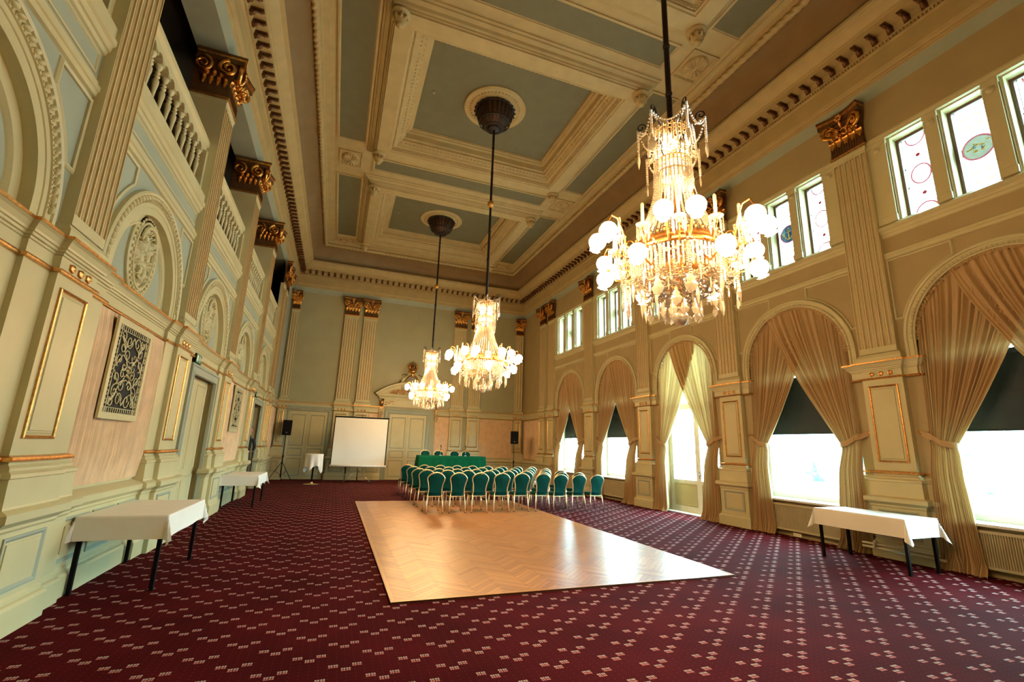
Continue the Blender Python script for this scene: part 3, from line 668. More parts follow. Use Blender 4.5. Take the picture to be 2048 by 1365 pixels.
def stained_pane(par, c, kind):
    z0, z1 = CZ0+.05, CZ1-.05; h0 = CW/2-.045; p = -.30
    m = MBm(STAIN, FR); m.box(c-h0, c+h0, p-.004, p+.004, z0, z1); m.obj('leaded_pane', par)
    g = MB(FR)
    def ringm(mt, s, z, rx, rz, w_):
        g.mat(mt).sweep(ring_oval(s, z, rx, rz, 24), [(0, p+.006), (0, p+.012), (w_, p+.012), (w_, p+.006)], AF, closed=True)
    for s in (c-h0+.03, c+h0-.04): g.mat(SG_PINK).box(s, s+.010, p+.006, p+.011, z0, z1)
    zc = (z0+z1)/2
    g.mat(LEAD)
    if kind == 0:
        for dz in (-.78, 0, .78):
            if abs(dz) < .1: ringm(SG_PINK, c, zc, .17, .20, .028)
            else:
                A_ = [q for q in ring_oval(c, zc+dz*1.02, .17, .20, 32) if z0+.01 < q[1] < z1-.01]
                g.mat(SG_PINK).sweep(sorted(A_, key=lambda q: q[0]), [(0, p+.006), (0, p+.012), (.028, p+.012), (.028, p+.006)], AF)
        for dz in (-.39, .39):
            g.mat(SG_RED); rows = [[(c+rr*cos(2*pi*i/12), p+.012, zc+dz+rr*sin(2*pi*i/12)) for i in range(12)] for rr in (.001, .038)]; g.grid(rows, False, True)
        for dz, sg in ((.39, 1), (-.39, 1)):
            for s in (-1, 1):
                for t in (-1, 1): g.mat(SG_BLUE).tube([(c+s*.03, p+.012, zc+dz+t*.03), (c+s*(h0-.03), p+.012, zc+dz+t*.30)], .0035, 4, cap=False)
                g.mat(SG_BLUE).box(c+s*(h0-.03)-.014, c+s*(h0-.03)+.014, p+.012, p+.015, zc-.02+dz*.5, zc+.02+dz*.5)
    else:
        ringm(SG_PINK, c, zc, .225, .225, .028)
        bg, fgc = ((SG_GRN, YENAM), (SG_BLUE, YENAM))[kind-1]
        rows = [[(c+rr*cos(2*pi*i/24), p+.010, zc+rr*sin(2*pi*i/24)) for i in range(24)] for rr in (.001, .20)]; g.mat(bg).grid(rows, False, True)
        q = p+.014
        if kind == 2:      # anchor between letters
            g.mat(fgc).box(c-.012, c+.012, q, q+.003, zc-.12, zc+.10); g.box(c-.06, c+.06, q, q+.003, zc+.05, zc+.07)
            g.tube([(c+.09*cos(a), q, zc-.04+.09*sin(a)) for a in [pi+pi*i/10 for i in range(11)]], .012, 4)
            for s in (-1, 1): g.tube([(c-.12*1-.03*s, q, zc-.03), (c-.12+.03*s, q, zc+.03)], .007, 4)
            for dz in (0, .03, .06): g.box(c-.025, c+.025, q, q+.003, zc+.09+dz, zc+.10+dz)
            g.box(c+.10, c+.115, q, q+.003, zc-.03, zc+.04); g.box(c+.125, c+.14, q, q+.003, zc-.03, zc+.04)
        else:              # beasts and a monogram
            rr_ = random.Random(3)
            for i in range(14): g.mat(YENAM).blob((c+rr_.uniform(-.14, .14), q, zc+rr_.uniform(-.08, .10)), (.026, .003, .012), 6, 3)
            g.mat(BENAM)
            for dz in (0, .022, .044): g.box(c+.02, c+.06, q+.002, q+.005, zc-.0+dz, zc+.008+dz)
            g.box(c+.052, c+.06, q+.002, q+.005, zc, zc+.05)
            g.box(c-.05, c-.042, q+.002, q+.005, zc-.06, zc)
            for dz in (0, .022, .044): g.box(c-.07, c-.045, q+.002, q+.005, zc-.06+dz, zc-.052+dz)
        for dz in (-.72, -.55, -.36, .34, .52, .70): g.mat(LEAD).box(c-h0, c+h0, p+.006, p+.010, zc+dz, zc+dz+.005)
        for dz in (-.62, -.45, .42, .6):
            for s in (-.08, .09): g.mat(SG_PALE).grid([[(c+s+rr*cos(2*pi*i/7)*(1+.3*(i % 2)), p+.012, zc+dz+.6*rr*sin(2*pi*i/7)) for i in range(7)] for rr in (.001, .05)], False, True)
    g.mat(LEAD)
    for dz in (-.6, -.3, .3, .6): g.box(c-h0, c-h0+.03, p+.012, p+.016, zc+dz, zc+dz+.006)
    g.obj('coloured_glass', par)
for k, c in enumerate(BAYS):
    a, b = c-P/2+.322, c+P/2-.322
    m = MB(FR); m.mat(CREAM)
    # archivolt round each window
    prof = [(0, -.01), (0, .05), (.02, .06), (.045, .05), (.05, .03), (.10, .03), (.105, .05), (.135, .05), (.14, .03), (.16, .02), (.16, -.10)]
    m.sweep([(c+ROR, 3.42)] + arc(c, ZSR, ROR, 0, pi, 36) + [(c-ROR, 3.42)], prof, AF)
    ao = m.obj('archivolt', WR)
    bb = MBm(CREAM, FR)
    for i in range(60):
        th = pi*(i+.5)/60; bb.blob((c+(ROR-.12)*cos(th), .05, ZSR+(ROR-.12)*sin(th)), (.022, .016, .022), 5, 3)
    bb.obj('bead_band', ao, kind='stuff')
    m = MBm(CREAM, FR)
    m.sweep([(a, 0), (b, 0)], [(0, 5.30), (.03, 5.31), (.035, 5.36), (.05, 5.37), (.05, 5.41), (.015, 5.43), (0, 5.44)])
    m.sweep([(a, 0), (b, 0)], [(0, 5.72), (.02, 5.73), (.03, 5.78), (.05, 5.79), (.06, 5.84), (.09, 5.86), (.09, 5.92), (.06, 5.94), (0, 5.98)])
    # architrave over the lights and flat piers between them
    m.sweep([(a, 0), (b, 0)], [(0, CZ1-.01), (.05, CZ1), (.05, CZ1+.05), (.065, CZ1+.06), (.065, CZ1+.10), (.02, CZ1+.12), (0, CZ1+.13)])
    m.obj('string_course', WR)
    for j in range(4):
        q0 = a if j == 0 else c+CPIT*(j-2)+CW/2+.02
        q1 = b if j == 3 else c+CPIT*(j-1)-CW/2-.02
        m = MBm(CREAM, FR)
        m.box(q0, q1, -.01, .035, CZ0+.14, CZ1-.01); m.box(q0-.012, q1+.012, -.01, .05, CZ0, CZ0+.13); m.box(q0-.012, q1+.012, -.01, .055, CZ1-.10, CZ1-.01)
        if q1-q0 > .12:
            m.sweep(rect(q0+.03, q1-.03, CZ0+.2, CZ1-.32), [(0, .035), (.008, .030), (.016, .035)], AF, closed=True)
            relief_rosette(m, (q0+q1)/2, .05, CZ1-.18, .06)
        m.obj('window_pier', WR)
    if k < 5:
        sp = MBm(CREAM, FR)
        for sg in (-1, 1):
            A_ = [(c+sg*(ROR+.05)*cos(t), ZSR+(ROR+.05)*sin(t)) for t in [.32+(1.22-.32)*i/12 for i in range(13)]]
            xe = c+sg*1.43
            poly = [q for q in A_ if abs(q[0]-c) < 1.36]; poly = poly + [(poly[-1][0], 5.26), (xe, 5.26), (xe, poly[0][1])]
            if sg < 0: poly = [poly[0]] + poly[:0:-1]
            sp.sweep(poly, [(0, 0), (0, .02), (.02, .028), (.035, .01), (.04, 0)], AF, closed=True)
        sp.obj('spandrel_moulding', WR)
    # clerestory windows
    for j in (-1, 0, 1):
        WIN += 1; s = c+CPIT*j; m = MBm(CREAM, FR)
        wo = MB(FR); wo.mat(CREAM).sweep(rect(s-CW/2, s+CW/2, CZ0, CZ1), [(0, -.02), (.025, -.03), (.025, -.12), (0, -.13)], AF, closed=True)
        WO = wo.obj('window_%d' % (WIN+5), kind='structure')
        f = MBm(BROWN if False else WOOD, FR); f.sweep(rect(s-CW/2, s+CW/2, CZ0, CZ1), [(0, -.26), (.05, -.26), (.05, -.34), (0, -.34)], AF, closed=True)
        f.obj('window_frame', WO)
        stained_pane(WO, s, 0 if j else (1 if k in (0, 3) else 2))
# lower windows
def lower_window(k, c):
    n = k+1 if k < 2 else k+1
    base = MBm(WHITE, FR); par = None
    w0 = c-RIR; w1 = c+RIR
    if k == 2:   # french door
        base.sweep([(w1, 0), (w1, ZSR)] + arc(c, ZSR, RIR, 0, pi, 24)[1:-1] + [(w0, ZSR), (w0, 0)], [(0, -.44), (.07, -.44), (.07, -.36), (0, -.36)], AF)
        base.box(w0+.071, w1-.071, -.44, -.36, 3.02, 3.12)
        WO = base.obj('door_1', kind='structure')
        g = MBm(GLASS, FR); A_ = [(c+1.12, 3.12)] + arc(c, ZSR, 1.13, 0, pi, 20) + [(c-1.12, 3.12)]
        g.face(g.pts([(x_, -.40, z_) for x_, z_ in A_])); g.obj('pane', WO)
        bar = MBm(WHITE, FR); bar.box(c-.03, c+.03, -.43, -.37, 3.12, ZSR+RIR-.05); bar.obj('glazing_bar', WO)
        th_ = MBm(WHITE, FR); th_.box(w0, w1, -.50, -.02, 0, .02); th_.obj('threshold', WO)
        for sg in (-1, 1):
            a, b = (w0+.07, c-.004) if sg < 0 else (c+.004, w1-.07)
            m = MBm(WHITE, FR)
            m.box(a, a+.09, -.43, -.37, .01, 3.02); m.box(b-.09, b, -.43, -.37, .01, 3.02); m.box(a+.09, b-.09, -.43, -.37, 2.93, 3.02); m.box(a+.09, b-.09, -.43, -.37, .01, .17); m.box(a+.09, b-.09, -.43, -.37, .80, .90)
            lf = m.obj('door_leaf', WO)
            m = MBm(CREAM, FR); m.box(a+.08, b-.08, -.415, -.385, .16, .81); m.sweep(rect(a+.10, b-.10, .19, .78), [(0, -.385), (.005, -.37), (.02, -.37), (.03, -.385)], AF, closed=True); m.obj('panel', lf)
            m = MBm(GLASS, FR); m.box(a+.08, b-.08, -.402, -.398, .89, 2.94); m.obj('pane', lf)
            if sg < 0:
                m = MBm(STEEL, FR); m.box(b-.06, b-.03, -.37, -.355, .98, 1.16); m.tube([(b-.045, -.34, 1.08), (b-.16, -.34, 1.08)], .010, 6); m.tube([(b-.045, -.37, 1.08), (b-.045, -.34, 1.08)], .010, 6); m.obj('door_handle', lf)
        return
    base.sweep([(w1, .74), (w1, ZSR)] + arc(c, ZSR, RIR, 0, pi, 24)[1:-1] + [(w0, ZSR), (w0, .74)], [(0, -.46), (.06, -.46), (.06, -.36), (0, -.36)], AF)
    base.box(w0+.06, w1-.06, -.455, -.365, .757, .86); base.box(w0+.06, w1-.06, -.455, -.365, 3.32, 3.40)
    WO = base.obj('window_%d' % (k+1), kind='structure')
    m = MBm(WHITE, FR); m.box(w0-.05, w1+.05, -.46, .12, .715, .755); m.obj('window_sill', WO)
    g = MBm(GLASS, FR); g.box(w0+.05, w1-.05, -.412, -.408, .85, 3.33); g.obj('pane', WO)
    m = MBm(BLIND, FR); A_ = [(c+RIR-.02, 3.50)] + arc(c, ZSR+.02, RIR-.03, 0.02, pi-.02, 20) + [(c-RIR+.02, 3.50)]
    m.face(m.pts([(x_, -.42, z_) for x_, z_ in A_])); m.obj('lunette_panel', WO)
    g = MBm(GLASS, FR); g.box(w0+.05, w1-.05, -.412, -.408, 3.40, 3.50); g.obj('pane', WO)
    where = ('nearest the camera', 'second from the camera', '', 'beyond the glazed door', 'furthest from the camera')[k]
    t = thing('roller_blind', (XRW+.36, c, 0), 'black roller blind half lowered in the arched window ' + where, 'blind', 'black roller blinds in the arched windows')
    L_ = lambda a_, b_, c_: (a_, b_, c_)
    rows = []
    for i in range(15):
        z = 3.34-1.19*i/14; rows.append([(-.02+.012*sin(i*2.1)*(i < 4)+.006*sin(3*s_+i*.4), s_, z) for s_ in [-1.12+2.24*j/16 for j in range(17)]])
    m = MBm(BLIND); m.grid(rows, True); m.obj('blind_cloth', t)
    m = MBm(BLIND); m.tube([(-.02, -1.12, 2.15), (-.02, 1.12, 2.15)], .014, 6); m.obj('bottom_bar', t)
    m = MBm(BLIND); m.tube([(-.03, -1.13, 3.37), (-.03, 1.13, 3.37)], .04, 8); m.obj('roller', t)
    # radiator below the sill
    t = thing('radiator', (XRW, c, 0), 'beige ribbed radiator below the sill of the arched window ' + where, 'radiator', 'ribbed radiators below the windows')
    RAD = mat('radiator_paint', (.50, .43, .26), .5) if 'radiator_paint' not in bpy.data.materials else bpy.data.materials['radiator_paint']
    m = MBm(RAD); n_ = 74
    pts = []
    for i in range(n_):
        y0 = -1.13+2.26*i/n_; d = 2.26/n_
        pts += [(-.075, y0), (-.10, y0+d*.25), (-.10, y0+d*.6), (-.075, y0+d*.85)]
    rows = [[(x_, y_, z) for x_, y_ in pts] for z in (.16, .62)]
    m.grid(rows, False); m.box(-.075, -.01, -1.13, 1.13, .16, .62); m.obj('ribbed_panel', t)
    m = MBm(RAD); m.box(-.115, -.01, -1.15, 1.15, .62, .66); m.obj('top_rail', t)
    m = MBm(RAD); m.box(-.115, -.01, -1.15, 1.15, .12, .16); m.obj('bottom_rail', t)
    for s in (-.9, .9):
        m = MBm(RAD); m.box(-.06, -.01, s-.03, s+.03, .0, .12); m.obj('bracket', t)
for k, c in enumerate(BAYS): lower_window(k, c)
# heating pipe and socket under the right table
t = thing('heating_pipe', (XRW-.20, PIERS[1], 0), 'cream heating pipe running low across the pier beside the right table', 'pipe')
m = MBm(SOCKET); m.tube([(-.06, -.62, .14), (-.06, .62, .14)], .022, 8); m.tube([(-.06, -.55, .20), (-.06, .62, .20)], .018, 8); m.obj('pipe_run', t)
for s in (-.5, -.05, .4):
    m = MBm(SOCKET); m.tube([(-.06, s, .14), (-.06, s, .26)], .03, 8); m.blob((-.06, s, .22), .035, 8, 6); m.obj('valve', t)
t = thing('wall_socket', (XRW-.12, 7.55, .06), 'cream double wall socket low under the second radiator', 'socket')
m = MBm(SOCKET); m.box(-.012, 0, -.09, .09, -.03, .035); m.obj('cover_plate', t)
m = MBm(BLACK)
for s in (-.045, .045): m.lathe([(.001, 0), (.022, 0)], seg=10)
for s in (-.045, .045): m.box(-.0145, -.012, s-.012, s-.006, -.004, .008); m.box(-.0145, -.012, s+.006, s+.012, -.004, .008)
m.f = m.f[20:]; m.mi = m.mi[20:]; m.sm = m.sm[20:]; m.tone = m.tone[20:]
m.obj('socket_holes', t, kind='stuff')

# ================================================================ FAR AND NEAR WALL
wf = MBm(FIELD, FF); wf.quad((XLW-2.8, 0, -.3), (XRW+.5, 0, -.3), (XRW+.5, 0, 11.7), (XLW-2.8, 0, 11.7)); WF = wf.obj('wall_far', kind='structure')
wn = MBm(FIELD); wn.quad((XLW-2.8, YN, -.3), (XRW+.5, YN, -.3), (XRW+.5, YN, 11.7), (XLW-2.8, YN, 11.7)); wn.obj('wall_near', kind='structure')
FPIL = [(XM-3.21, .333), (XM-2.31, .333), (XM+2.31, .333), (XM+3.21, .333)]
XC0, XC1 = XLW+PP+.17, XRW-PP-.22            # half pilasters in the corners
def fpath(cs):
    path = []
    for c, h in cs: path += [(c-h, 0), (c-h, PP), (c+h, PP), (c+h, 0)]
    return path
e = MB(FF); dl, dr = XM-1.12+.02, XM+1.12
e.sweep([(XLW, PP), (XC0+.16, PP), (XC0+.16, 0)] + fpath(FPIL[:2]) + [(XM-1.30, 0)], ENTP, pm=ENTM)
e.sweep([(XM+1.30, 0)] + fpath(FPIL[2:]) + [(XC1-.21, 0), (XC1-.21, PP), (XRW, PP)], ENTP, pm=ENTM); e.obj('entablature', WF)
for c, h in FPIL:
    pedestal(WF, FF, c, h=h, flank=False); o = pilaster(WF, FF, c, h=.325); capital(o, FF, c, PP, .325)
for c, h in ((XC0-.02, .17), (XC1+.02, .22)):
    pedestal(WF, FF, c, h=h, flank=False); o = pilaster(WF, FF, c, h=h-.01, nfl=3); capital(o, FF, c, PP, h-.01)
for a, b, n in ((FPIL[1][0]+.333, XM-1.22, 1), (XM+1.26, FPIL[2][0]-.333, 1), (FPIL[3][0]+.333, XC1-.21, 3)): dado(WF, FF, a, b, n)
def panel_door(name, c, hw, H, label, lead=.10):
    m = MBm(BLUE, FF)
    m.sweep([(c+hw, 0), (c+hw, H), (c-hw, H), (c-hw, 0)], [(0, 0), (0, .03), (-.02, .05), (-.07, .05), (-.09, .03), (-.17, .03), (-.18, .045), (-.22, .045), (-.22, 0)], AF)
    d = m.obj(name, kind='structure', label=label)
    for sg in (-1, 1):
        a, b = (c-hw+.01, c-.006) if sg < 0 else (c+.006, c+hw-.01)
        m = MBm(CREAM, FF); m.box(a, b, 0, .022, .01, H-.01)
        for z0, z1 in ((.14, .92), (1.02, 1.36), (1.46, H-.16)):
            m.mat(BLUE).sweep(rect(a+.10, b-.10, z0, z1), [(0, .022), (.006, .036), (.02, .036), (.035, .026), (.04, .022)], AF, closed=True)
            m.mat(CREAM).box(a+.19, b-.19, .02, .030, z0+.09, z1-.09)
        lf = m.obj('door_leaf', d)
        if sg > 0: h_ = MBm(GILT, FF); h_.tube([(a+.04, .02, 1.05), (a+.04, .06, 1.05), (a+.12, .06, 1.05)], .010, 6); h_.obj('door_handle', lf)
    if name == 'door_2': m = MBm(CREAM, FF); m.box(c-.028, c+.028, .02, .045, .02, H-.02); m.obj('meeting_stile', d)
    return d
panel_door('door_5', -1.24, .82, 3.02, 'double panelled cream door behind the small round table')
D2 = panel_door('door_2', XM-.08, .90, 3.10, 'double panelled cream door under the crowned pediment')
# pink pleated panels on the far wall
def pleats(F, s0, s1, z0, z1, p, pitch=.035, amp=.016, sway=.0, seed=0):
    m = MBm(PINK, F); rnd = random.Random(seed); n = int((s1-s0)/pitch); xs = []
    for i in range(n):
        a = s0+(s1-s0)*i/n; d = (s1-s0)/n; q = amp*rnd.uniform(.6, 1.3)
        xs += [(a, 0), (a+d*.3, q), (a+d*.65, q*.9), (a+d*.88, .0)]
    xs.append((s1, 0)); rows = []
    for j in range(7):
        z = z0+(z1-z0)*j/6; k_ = 0.35 if j in (0, 6) else 1
        rows.append([(x_+sway*sin(j*.9+x_*7), p+q*k_+.004, z) for x_, q in xs])
    m.grid(rows, True)
    m.box(s0, s1, p-.006, p+.006, z1-.05, z1+.01); m.box(s0, s1, p-.006, p+.008, z0-.01, z0+.03)
    return m
def fabric_panel(F, s0, s1, z0, z1, p, label, seed, **kw):
    o = pleats(F, s0, s1, z0, z1, p, seed=seed, **kw).obj('pleated_panel'); o['label'] = label; o['category'] = 'wall hanging'; o['group'] = 'pink pleated fabric panels on the walls'
    return o
fabric_panel(FF, XM+1.26, FPIL[2][0]-.345, 1.12, 3.05, .01, 'narrow pink pleated fabric panel between centre door and gilt pedestals', 1)
fabric_panel(FF, FPIL[3][0]+.35, XC1-.25, 1.12, 3.05, .01, 'wide pink pleated fabric panel behind the right loudspeaker', 2)
fabric_panel(FF, FPIL[1][0]+.345, XM-1.28, 1.12, 3.05, .01, 'narrow pink pleated fabric panel half hidden behind the projection screen', 3)
fabric_panel(FR, PIERS[5]+dd+H0+.02, YFW-.30, 1.12, 3.03, .01, 'pink pleated fabric panel on the window wall by the far corner', 4)
fabric_panel(FL, PIERS[5]+dd+H0+.02, YFW-.30, 1.12, 3.03, .01, 'pink pleated fabric panel on the left wall by the far corner', 5)
dado(WR, FR, PIERS[5]+dd+H0, YFW, 1)
# pediment over the centre door
c = XM-.06
m = MBm(CREAM, FF)
m.box(c-1.42, c+1.42, 0, .10, 3.43, 3.82)
m.sweep([(c-1.47, 0), (c-1.47, .12), (c+1.47, .12), (c+1.47, 0)], [(0, 3.80), (.02, 3.81), (.02, 3.86), (.05, 3.87), (.05, 3.90), (.10, 3.93), (.12, 3.98), (.12, 4.02), (.0, 4.05)])
Rp = 2.55; zc = 4.02+.62-Rp; a0 = math.asin((Rp-.62)/Rp)
A_ = arc(c, zc, Rp, a0, pi-a0, 30)
m.sweep(A_, [(0, 0), (0, .26), (-.03, .27), (-.05, .22), (.0, .26)], AF)
m.sweep(A_, [(0, .0), (0, .25), (.05, .25), (.06, .18), (.10, .17), (.11, .12), (.20, .12), (.21, .08), (.21, 0)], AF)
m.face(m.pts([(x_, .05, z_) for x_, z_ in arc(c, zc, Rp-.2, a0, pi-a0, 24)]))
for i in range(34):
    th = a0+(pi-2*a0)*(i+.5)/34; m.box(c+(Rp-.08)*cos(th)-.016, c+(Rp-.08)*cos(th)+.016, .12, .20, zc+(Rp-.08)*sin(th)-.02, zc+(Rp-.08)*sin(th)+.02)
m.mat(CREAM).sweep(rect(c-.72, c+.72, 3.47, 3.77), [(0, .10), (0, .115), (.02, .115), (.03, .10)], AF, closed=True)
ped = m.obj('door_pediment', WF)
g = MBm(GILT, FF); rnd = random.Random(5)
for sg in (-1, 1):
    for i in range(70):
        x_ = rnd.uniform(.15, 1.22); zt = 4.10+max(0, sqrt((Rp-.26)**2-x_*x_)+zc-4.12)
        if zt < 4.13: continue
        z_ = rnd.uniform(4.08, zt); g.blob((c+sg*x_, .06+rnd.uniform(0, .03), z_), (rnd.uniform(.015, .045), .03, rnd.uniform(.015, .035)), 6, 4)
    g.tube([(c+sg*(.9-.75*i/20), .09, 4.16+.10*sin(i*.9)) for i in range(21)], .016, 5)
    for i in range(26): g.blob((c+sg*(.80+rnd.uniform(0, .44)), .11, 3.50+rnd.uniform(0, .25)), (.028, .025, .022), 6, 4)
g.obj('gilt_scrollwork', ped)
for sg in (-1, 1):
    g = MB(FF); x_ = c+sg*1.36; g.mat(CREAM).box(x_-.09, x_+.09, 0, .10, 2.86, 3.8)
    g.mat(GILT).tube([(x_, .12+.05*sin(i*.5), 3.75-.5*i/12) for i in range(13)], [.05-.02*i/12 for i in range(13)], 7)
    g.blob((x_, .17, 3.62), (.07, .06, .09), 8, 6); g.tube([(x_-.07, .11, 3.7), (x_-.07, .11, 2.9)], .012, 5); g.tube([(x_+.07, .11, 3.7), (x_+.07, .11, 2.9)], .012, 5)
    for i in range(5): g.blob((x_, .12, 3.15-.08*i), (.035-.004*i, .03, .04), 6, 4)
    g.obj('scroll_bracket', ped)
# cartouche with crown
g = MB(FF); g.mat(CREAM)
pts = []
for i in range(44):
    th = 2*pi*i/44; r = 1+.10*cos(4*th)+.06*cos(7*th); pts.append((c+.50*r*cos(th), 4.62+.58*r*sin(th)))
g.sweep(pts, [(0, 0), (0, .12), (.05, .16), (.10, .12)], AF, closed=True)
g.face(g.pts([(c+(x_-c)*.9, .10, 4.62+(z_-4.62)*.9) for x_, z_ in pts]))
g.mat(GOLD).sweep(ring_oval(c, 4.60, .36, .46, 36), [(0, .11), (0, .17), (.025, .19), (.05, .17), (.05, .12)], AF, closed=True)
rows = [[(c+.31*r*cos(2*pi*i/24), .12+.07*(1-r*r), 4.60+.41*r*sin(2*pi*i/24)) for i in range(24)] for r in (.001, .3, .6, .85, 1)]
g.mat(mat('grey_shield', (.30, .28, .24), .45, .3)).grid(rows, True, True)
g.mat(GILT)
for i in range(9): g.blob((c, .19, 4.32+.07*i), (.03, .02, .03), 6, 4)
g.tube([(c-.2, .17, 4.62), (c, .20, 4.64), (c+.2, .17, 4.62)], .016, 5)
g.obj('cartouche', ped)
g = MB(FF); zc0 = 5.16; g.mat(GOLD)
g.lathe([(.02, zc0-.20), (.10, zc0-.16), (.05, zc0-.08), (.14, zc0), (.17, zc0+.02), (.17, zc0+.10), (.15, zc0+.12)], c=(c, .20), seg=16)
g.v = g.v
for i in range(8):
    th = 2*pi*i/8; g.tube([(c+r*cos(th), .20+r*sin(th), zc0+.12+z_) for r, z_ in [(.15, 0), (.24, .12), (.25, .22), (.17, .31), (.04, .33)]], .016, 5)
    for j in range(4): r, z_ = [(.18, .04), (.245, .14), (.24, .24), (.14, .325)][j]; g.blob((c+r*cos(th), .20+r*sin(th), zc0+.12+z_), .022, 6, 4)
    th += pi/8; g.blob((c+.19*cos(th), .20+.19*sin(th), zc0+.16), (.03, .03, .05), 6, 4)
g.mat(BROWN).blob((c, .2, zc0+.24), (.17, .17, .15), 12, 8); g.mat(GOLD).blob((c, .2, zc0+.50), .045, 8, 6); g.box(c-.008, c+.008, .19, .21, zc0+.53, zc0+.63); g.box(c-.03, c+.03, .19, .21, zc0+.57, zc0+.59)
g.obj('crown', ped)
g = MBm(BRONZE, FF)
for sg in (-1, 1):
    g.tube([(c+sg*.16, .08, 4.98), (c+sg*.32, .10, 5.08), (c+sg*.46, .08, 5.05), (c+sg*.50, .06, 5.0)], .016, 5)
    g.tube([(c+sg*.44, .08, 4.86), (c+sg*.60, .10, 4.66), (c+sg*.64, .08, 4.5)], .016, 5)
g.obj('ribbon', ped)

# ================================================================ CORNICE, COVE AND CEILING
RX0, RX1, RY0, RY1 = XLW, XRW, YN, YFW
RP = [(RX0, RY0), (RX1, RY0), (RX1, RY1), (RX0, RY1)]
m = MB()
CP = [(0, ZT), (.03, 8.78), (.085, 8.92), (.10, 8.93), (.10, 8.96), (.125, 8.97), (.125, 9.01), (.15, 9.03), (.165, 9.08), (.17, 9.09), (.17, 9.46), (.21, 9.475), (.21, 9.50), (.175, 9.505), (.175, 9.555), (.24, 9.56), (.24, 9.60), (.26, 9.705), (.50, 9.705), (.50, 9.80), (.52, 9.81), (.53, 9.85), (.545, 9.86), (.60, 9.91), (.66, 9.96), (.70, 10.02), (.78, 10.04), (.78, 10.10), (.60, 10.12)]
CM = [BLUE, BLUE] + [CEILC]*30
m.sweep(RP, CP, closed=True, pm=CM, A=lambda a, b, c: (a, b, c))
CEIL = None
co = m.obj('ceiling_cornice', kind='structure')
# cove
cv = MBm(COVE)
COVEP = [(.60, 10.12), (.62, 10.25), (.68, 10.42), (.79, 10.57), (.94, 10.70), (1.10, 10.78), (1.22, 10.80)]
cv.sweep(RP, COVEP, closed=True, smooth=True); cv.obj('cove', co)
# bead rows and dentils too small to pick apart
d = MBm(CEILC)
def along(off, step, fn):
    for (x0, y0), (x1, y1), (nx, ny) in (((RX0+off, RY0+off), (RX0+off, RY1-off), (1, 0)), ((RX1-off, RY0+off), (RX1-off, RY1-off), (-1, 0)), ((RX0+off, RY1-off), (RX1-off, RY1-off), (0, -1)), ((RX0+off, RY0+off), (RX1-off, RY0+off), (0, 1))):
        L = sqrt((x1-x0)**2+(y1-y0)**2); n = int(L/step)
        for i in range(n): t = (i+.5)/n; fn(x0+(x1-x0)*t, y0+(y1-y0)*t, nx, ny)
along(.20, .06, lambda x, y, nx, ny: d.box(x-.016, x+.016, y-.016, y+.016, 9.505, 9.555))
along(.12, .05, lambda x, y, nx, ny: d.octa((x, y, 8.985), .017))
d.obj('dentils', co, kind='stuff')
mm = MBm(BROWN)        # modillion, pointing to +x
mm.tube([(.0, y*0, z) for y, z in ()] or [(.02, 0, -.13), (.05, 0, -.10), (.09, 0, -.055), (.14, 0, -.045), (.19, 0, -.055), (.225, 0, -.045)], [.03, .045, .03, .028, .035, .022], 6)
mm.box(-.01, .235, -.045, .045, -.028, .0); mm.box(-.01, .03, -.05, .05, -.14, -.02)
for y in (-.03, .03): mm.blob((.05, y, -.09), (.04, .014, .04), 6, 4)
MOD = mm.mesh('modillion')
along(.25, .277, lambda x, y, nx, ny: link(MOD, 'modillion', co, loc=(x, y, 9.705), rotz=atan2(ny, nx)))
# ceiling bands and panels
ZB_ = 11.0
ce = MB(); CX0, CX1, CY0, CY1 = RX0+1.22, RX1-1.22, RY0+1.22, RY1-1.22
HX, HY = 3.47, 3.06
KX0, KX1 = XM+.07-HX, XM+.07+HX; XCC = XM+.07
def cells(xs, ys, skip):
    for a, b in zip(xs[:-1], xs[1:]):
        for q, r_ in zip(ys[:-1], ys[1:]):
            if not skip((a+b)/2, (q+r_)/2): ce.quad((a, q, ZB_), (b, q, ZB_), (b, r_, ZB_), (a, r_, ZB_))
ce.mat(CEILC)
ysb = sorted([CY0, CY1] + [v for c in CH for v in (c-HY+.05, c+HY-.05)])
cells([CX0, KX0+.05, KX1-.05, CX1], ysb, lambda x, y: KX0 < x < KX1 and any(abs(y-c) < HY-.06 for c in CH))
ce.sweep([(CX0, CY0), (CX1, CY0), (CX1, CY1), (CX0, CY1)], [(0, 10.80), (.02, 10.82), (.02, 10.86), (.14, 10.88), (.16, 10.93), (.30, 10.94), (.31, 10.98), (.40, 10.985), (.41, 11.0)], closed=True)
CE = ce.obj('ceiling', kind='structure')
def blue_panel(x0, x1, y0, y1):
    b = MBm(CEILC); b.sweep(rect(x0-.07, x1+.07, y0-.07, y1+.07), [(0, ZB_), (0, ZB_-.035), (.05, ZB_-.04), (.06, ZB_-.02), (.08, ZB_-.008)], closed=True)
    b.mat(CBLUE).quad((x0, y0, ZB_-.008), (x1, y0, ZB_-.008), (x1, y1, ZB_-.008), (x0, y1, ZB_-.008)); b.obj('sunk_panel', CE)
def shell(x, y, rx, ry):
    b = MBm(CEILC); b.sweep(rect(x-rx-.1, x+rx+.1, y-ry-.1, y+ry+.1), [(0, ZB_), (0, ZB_-.04), (.03, ZB_-.05), (.06, ZB_-.01)], closed=True)
    rows = []
    for r, zz in ((.001, -.09), (.12, -.085), (.2, -.05), (.6, -.03), (.9, -.055), (1, -.05), (1.02, 0)):
        rows.append([(x+rx*r*cos(2*pi*i/98), y+ry*r*sin(2*pi*i/98), ZB_+zz-(.045*abs(sin(pi*i*14/98)) if .15 < r < .95 else 0)) for i in range(98)])
    b.grid(rows, True, True); b.obj('shell_rosette', CE)
